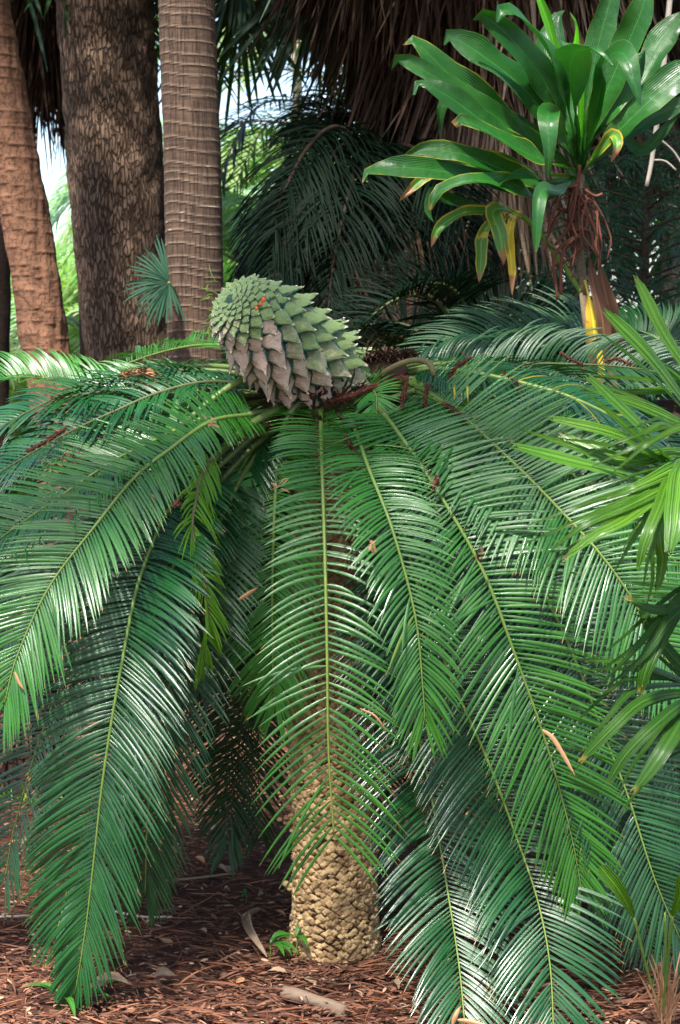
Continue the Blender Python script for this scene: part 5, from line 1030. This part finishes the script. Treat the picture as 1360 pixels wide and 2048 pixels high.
def on_ground(px, py, lift=.02):
    d = 1.85 * FPX / (py - HOR); q = P(px, py, d); q[2] = float(gz(np.array(q[0]), np.array(q[1]))) + lift; return q
def dead_strip(pxs, w, label, mat='paleleaf', lift=.03, name='dead_leaf', arch=.02):
    pp = [on_ground(x, y, lift + arch * math.sin(math.pi * i / max(1, len(pxs) - 1))) for i, (x, y) in enumerate(pxs)]
    p = spline(pp, 16); T = tangents(p); S = nz(np.cross(T, nz(A(.1, -.5, 1)))); s = np.linspace(0, 1, 16); ww = w * LEAFP(s) / 2; u = np.linspace(-1, 1, 7)
    g = p[:, None] + S[:, None] * (ww[:, None] * u)[..., None] + A(0, 0, 1) * ((u ** 2)[None] * ww[:, None] * .9)[..., None]
    mb = MB(); mb.grid(g); o = mb.build(name, M[mat]); tag(o, label, 'leaf'); recenter(o, p[0]); return o
dead_strip([(482, 1872), (490, 1900), (500, 1940), (534, 1978)], .032, 'curled pale grey dead leaf standing on the mulch left of the cycad trunk', lift=.04, arch=.03)
dead_strip([(522, 1866), (500, 1895), (492, 1925), (515, 1955)], .022, 'second pale dead leaf crossing the curled one left of the trunk', lift=.05)
dead_strip([(540, 1948), (575, 1955), (620, 1966)], .02, 'flat pale dead strip beside the trunk base seedlings', lift=.012, arch=0)
dead_strip([(180, 2040), (220, 2030), (262, 2022)], .035, 'large tan curled dead leaf at the bottom left', lift=.02)
def log():
    a, b_ = on_ground(568, 2036, .022), on_ground(690, 2075, .02); p = spline([a, (a + b_) / 2 + A(0, 0, .006), b_], 20)
    mb = MB(); r = .019 + .002 * np.sin(np.linspace(0, 9, 20)); mb.tube(p, r, 14)
    tag(recenter(mb.build('log', M['log']), a), 'short weathered grey log lying at the bottom edge', 'log')
log()
# dry leaves lying about, one object each
def dry_leaf_mesh(seed):
    r = np.random.RandomState(seed); s = np.linspace(0, 1, 9); u = np.linspace(-1, 1, 7)
    w = np.interp(s, [0, .2, .5, .8, 1], [.05, .8, 1, .6, .03]) * .018
    x = (s - .5) * .075; g = np.stack([np.repeat(x[:, None], 7, 1), w[:, None] * u, (u ** 2)[None] * w[:, None] * r.uniform(.2, 1.1) + (s * (1 - s))[:, None] * r.uniform(-.05, .06) + .012], -1); g += r.normal(0, .0012, g.shape)
    return g
LEAFSPOTS = [(350, 1700, 2.2, 'broad tan dead leaf on the mulch in the gap between the fronds', .9), (425, 1700, 2.0, None, 0), (455, 1690, 1.2, None, 0), (400, 1755, 1.2, None, 0), (445, 1770, 1.7, None, 0), (405, 1905, 1.0, None, 0), (330, 1932, 1.3, None, 0), (555, 1998, 1.3, None, 0), (330, 2005, 1.4, None, 0), (30, 1715, 1.3, None, 0), (52, 1708, 1.2, None, 0), (470, 1950, .9, None, 0), (250, 1985, 1., None, 0), (425, 1680, 1., None, 0), (520, 1810, 1., None, 0), (762, 1945, 1.3, None, 0), (1170, 1970, 1.2, None, 0), (1190, 1650, 1.3, None, 0), (560, 1860, .9, None, 0), (380, 1800, .9, None, 0), (790, 2020, 1.1, None, 0), (480, 2015, 1., None, 0), (620, 2010, .9, None, 0), (300, 1880, .9, None, 0)]
for k, (px, py, s_, lb, _) in enumerate(LEAFSPOTS):
    mb = MB(); mb.grid(dry_leaf_mesh(k)); o = mb.build('dry_leaf', M['paleleaf'] if k % 3 else M['dryleaf']); q = on_ground(px, py, .022); o.location = q; o.rotation_euler = (RS.normal(0, .3), RS.normal(0, .3) , RS.rand() * 6.28); o.scale = (s_ * .6,) * 3
    tag(o, lb or 'small pale dry leaf lying on the brown mulch', 'leaf', None if lb else 'dry leaves lying on the mulch')
# fallen twigs and thin roots
for k, (a_, b_, lb) in enumerate((((0, 1625), (140, 1618), 'thin pale twig on the mulch at the far left'), ((230, 1860), (345, 1868), 'straight pale twig lying beyond the left frond tip'), ((370, 1640), (520, 1632), 'long thin twig lying far back in the gap'), ((1000, 2035), (1120, 2005), 'grey curved twig lying at the bottom right'), ((290, 1800), (470, 1770), 'slender brown twig slanting over the mulch in the middle'), ((0, 1875), (60, 1870), 'short pale stick at the left edge of the mulch'))):
    p = spline([on_ground(*a_, .03), on_ground((a_[0] + b_[0]) / 2, (a_[1] + b_[1]) / 2 + 5, .035), on_ground(*b_, .03)], 14); mb = MB(); mb.tube(p, .0042, 6)
    tag(recenter(mb.build('fallen_twig', M['white_stick'] if k in (1, 5) else M['paleleaf']), p[0]), lb, 'twig')
# orange split-stem thing at the ground right of the trunk
# stump with fibrous base at far left
b0 = on_ground(58, 1615, 0)
t = thing('palm_stump', 'low dark fibrous palm stem standing behind the left frond tips', 'stump', b0)
trunk_rings('trunk', M['darkbark'], t, [(b0[0], b0[1], -.05), (b0[0] + .02, b0[1], .3), (b0[0] + .03, b0[1], .75)], [.17, .11, .09], sp=.03, ringh=.01, nz_=.012, K=80, sides=24)
mb = MB(); n = 500; th = RS.rand(n) * 6.28; zz = RS.uniform(0, .75, n); q = np.stack([b0[0] + np.cos(th) * .1, b0[1] + np.sin(th) * .1, zz], -1)
blades(mb, q, nz(np.stack([np.cos(th) * .5, np.sin(th) * .5, RS.uniform(-1, 1, n)], -1)), np.stack([np.cos(th), np.sin(th), 0 * th], -1), RS.uniform(.06, .2, n), RS.uniform(.006, .015, n), A(0, 0, -.8), K=4); mb.build('fibre', M['debris'], t)

# ================================================================ UNDERSTORY + DISTANT VEGETATION
def bush(x, y, zc, R, n, mat, label, name='bush', lw=(.03, .05), ll=(.1, .2), cat='bush', flat=.8, stems=5):
    t = thing(name, label, cat, (x, y, 0), 'bushes in the background')
    sb = MB(); c = A(x, y, zc)
    for k in range(stems):
        a_ = k * 2.4; e = c + A(math.cos(a_) * R * .5, math.sin(a_) * R * .5, R * .3 * (k % 3)); sb.tube(spline([A(x + math.cos(a_) * .05, y + math.sin(a_) * .05, -.02), (A(x, y, 0) + e) / 2, e], 8), np.linspace(.02, .006, 8), 5)
    sb.build('stem', M['darkbark'], t)
    mb = MB(); cl = 26; cc = c + nz(RS.normal(0, 1, (cl, 3))) * (R * RS.rand(cl) ** .4)[:, None] * A(1, 1, flat)
    i = RS.randint(0, cl, n); q = cc[i] + RS.normal(0, R * .16, (n, 3)); q[:, 2] = np.maximum(q[:, 2], .03)
    blades(mb, q, nz(RS.normal(0, 1, (n, 3)) + A(0, 0, .2)), nz(RS.normal(0, .6, (n, 3)) + A(0, -.3, 1)), RS.uniform(*ll, n), RS.uniform(*lw, n), A(0, 0, -.7), K=3); mb.build('foliage', M[mat], t)
def far_palm(x, y, h, L, mat, label, nf=16, ll=.5, w=.04, droop=.8, tr=.09, tmat='barkE'):
    t = thing('palm_tree', label, 'palm', (x, y, 0), 'background palms')
    p = spline([A(x, y, -.05), A(x + .05, y, h * .5), A(x, y, h)], 20); mb = MB(); mb.tube(p, tr, 12); mb.build('trunk', M[tmat], t)
    mb = MB()
    for k in range(nf):
        a_ = k * 2.4 + RS.rand() * .3; e_ = RS.uniform(-.1, 1.0); o_ = A(math.cos(a_), math.sin(a_), 0); top = A(x, y, h)
        pts = [top, top + o_ * L * .35 + A(0, 0, e_ * L * .45), top + o_ * L * .75 + A(0, 0, e_ * L * .4), top + o_ * L + A(0, 0, (e_ - .7) * L * .6)]
        feather_frond(mb, mb, pts, ll, 46, w=w, droop=droop, K=3, hint=o_ * .6 + A(0, 0, 1))
    mb.build('crown', [M[mat], M[tmat]], t)
def at(px, d): return P(px, 700, d)[0]
# pale green palms beyond, between the ringed palm and the dark one
far_palm(at(490, 15), 15, 2.6, 1.9, 'far_pale', 'pale green palm seen just right of the ringed trunk', 20, .5)
far_palm(at(520, 19), 19, 3.1, 2.3, 'far_green', 'yellow green palm far behind the ringed trunk', 18, .55)
far_palm(at(430, 22), 22, 3.6, 2.3, 'far_pale', 'distant pale palm crown hidden by the ringed trunk', 16, .6)
far_palm(at(640, 20), 20, 2.4, 2., 'far_green', 'distant palm behind the dark feather palm', 16, .5)
far_palm(at(60, 16), 16, 1.7, 1.8, 'far_pale', 'pale green palm left of the plated bark tree', 18, .45)
far_palm(at(150, 21), 21, 2.3, 2.0, 'far_pale', 'distant palm seen in the sky gap between the left trunks', 18, .5)
far_palm(at(-20, 18), 18, 2.0, 2., 'far_green', 'yellow green palm at the left edge', 16, .5)
far_palm(at(880, 15), 15, 2.4, 2.2, 'hang_green', 'dark green palm behind the skirted palm', 18, .5)
far_palm(at(1150, 13), 13, 2.6, 2.2, 'hang_green', 'dark green palm behind the broad leaved plant', 20, .55)
far_palm(at(1330, 14), 14, 3.4, 2.2, 'hang_green', 'dark green palm at the right edge behind the conifer', 18, .55)
far_palm(at(230, 14), 14, 1.4, 1.6, 'far_green', 'low green palm behind the plated bark tree', 16, .4)
far_palm(at(594, 17), 17, 4.9, 1.9, 'far_green', 'slim pale palm trunk standing alone in the bright gap left of the skirted palm', 12, .55, w=.03, tr=.05)
far_palm(at(800, 14), 14, 3.6, 1.9, 'hang_green', 'dark palm crown below the thatch skirt right of centre', 18, .5, w=.025, tr=.06)
lb_ = {'far_green': 'bright yellow green bush', 'hang_green': 'dark green bush', 'far_pale': 'pale green bush'}
for k, (px, d, z, R, n, mt, where) in enumerate((
    (20, 14, .9, 1.1, 4200, 'far_green', 'at the left edge beyond the leaning palm'), (150, 17, 1.3, 1.3, 4200, 'far_green', 'between the leaning palm and the plated bark tree'), (300, 19, 1.5, 1.6, 3800, 'far_green', 'behind the plated bark tree'),
    (470, 17, 1.1, 1.2, 4200, 'far_green', 'right of the ringed palm trunk'), (560, 22, 1.9, 1.9, 4200, 'far_green', 'far behind the cone'), (700, 13, .9, 1.3, 4200, 'hang_green', 'behind the dark feather palm'),
    (850, 12, .8, 1.2, 4200, 'hang_green', 'left of the skirted palm foot'), (1010, 12, 1.1, 1.3, 4600, 'hang_green', 'right of the skirted palm foot'), (1180, 11, 1.2, 1.3, 4600, 'hang_green', 'behind the brown hanging leaves'), (1330, 11, 1.5, 1.4, 4600, 'hang_green', 'at the right edge behind the conifer'),
    (100, 9.8, .4, .6, 3000, 'hang_green', 'low behind the left fronds'), (330, 9.2, .4, .6, 3000, 'hang_green', 'low at the plated tree foot'), (520, 9.5, .5, .7, 3200, 'hang_green', 'low in the shade behind the cycad trunk'), (760, 9.0, .5, .7, 3200, 'hang_green', 'low in the shade right of the cycad trunk'), (1000, 8.2, .45, .6, 3000, 'hang_green', 'low behind the right fronds'), (1200, 8.0, .5, .7, 3000, 'hang_green', 'low behind the fronds at the far right'), (420, 12, .7, 1., 3600, 'hang_green', 'behind the ringed palm foot'))):
    bush(at(px, d), d, z, R, n, mt, lb_[mt] + ' ' + where, lw=(.03, .06) if d > 13 else (.015, .035), ll=(.12, .25) if d > 13 else (.06, .16))
# far-off wood closing the horizon, one mass
mb = MB(); n = 26000; x = RS.uniform(-22, 22, n); y = RS.uniform(27, 34, n); z = RS.rand(n) ** .8 * (2.3 + .8 * np.sin(x * .9) + .6 * np.sin(x * 2.3 + 1)); 
blades(mb, np.stack([x, y, z], -1), nz(RS.normal(0, 1, (n, 3))), nz(RS.normal(0, .7, (n, 3)) + A(0, -.5, 1)), RS.uniform(.3, .6, n), RS.uniform(.1, .22, n), A(0, 0, -.6), K=2)
tag(mb.build('far_wood', M['far_green']), 'far-off sunlit wood closing the view behind the palms', 'wood', kind='stuff')
# grass tufts at the left
mb = MB(); n = 420; x = RS.normal(0, 1, n); q = np.array([on_ground(40 + 34 * a, 1622 + RS.normal(0, 8), 0) for a in x])
blades(mb, q, nz(A(0, 0, 1) + RS.normal(0, .5, (n, 3))), A(0, -1, .2), RS.uniform(.04, .12, n), .006, A(0, 0, -.8) + RS.normal(0, .3, (n, 3)), K=4)
tag(mb.build('grass', M['frond_yel']), 'patch of short yellow green grass at the left on the mulch', 'grass', kind='stuff')

# ================================================================ UNSEEN TREES AROUND THE CAMERA: added only for the shade their crowns cast
def added_shade_tree(x, y, z, R, n, label, off=(0, 0)):
    t = thing('tree', label, 'tree', (x, y, 0)); tb = MB(); c = A(x + off[0], y + off[1], z)
    tb.tube(spline([A(x, y, -.1), A(x + .1, y, z * .6), c], 20), np.linspace(.25, .12, 20), 14)
    for k in range(9):
        a_ = k * 2.4; e = c + A(math.cos(a_) * R * .7, math.sin(a_) * R * .7, R * .15 * (k % 3)); tb.tube(spline([c, (c + e) / 2 + A(0, 0, .2), e], 8), np.linspace(.08, .02, 8), 6)
    tb.build('trunk', M['darkbark'], t)
    mb = MB(); cl = 40; cc = c + nz(RS.normal(0, 1, (cl, 3))) * (R * RS.rand(cl) ** .5)[:, None] * A(1, 1, .45); i = RS.randint(0, cl, n); q = cc[i] + RS.normal(0, R * .13, (n, 3))
    blades(mb, q, nz(RS.normal(0, 1, (n, 3))), nz(RS.normal(0, .6, (n, 3)) + A(0, 0, 1)), RS.uniform(.15, .3, n), .07, A(0, 0, -.5), K=2); mb.build('crown', M['hang_green'], t)
added_shade_tree(3.6, 6.2, 7.0, 2.5, 4500, 'unseen broad tree added so its overhead crown shades the palms', (-2.4, -.2))
added_shade_tree(-3.4, 2.2, 6.8, 2.0, 420, 'unseen thin crowned tree added to dapple the cycad with shade', (2.3, -.6))
added_shade_tree(-4.5, .5, 7.5, 2.6, 3000, 'unseen tall tree added for shade left of the camera')
added_shade_tree(4.8, 2.0, 7.0, 2.8, 3400, 'unseen tall tree added for shade right of the camera')
added_shade_tree(1.5, -7.0, 6.0, 3.6, 4000, 'unseen tall tree added for shade behind the camera')
added_shade_tree(-6.5, -6.0, 5.0, 3.0, 3000, 'unseen leafy tree added for shade far behind the camera on the left')
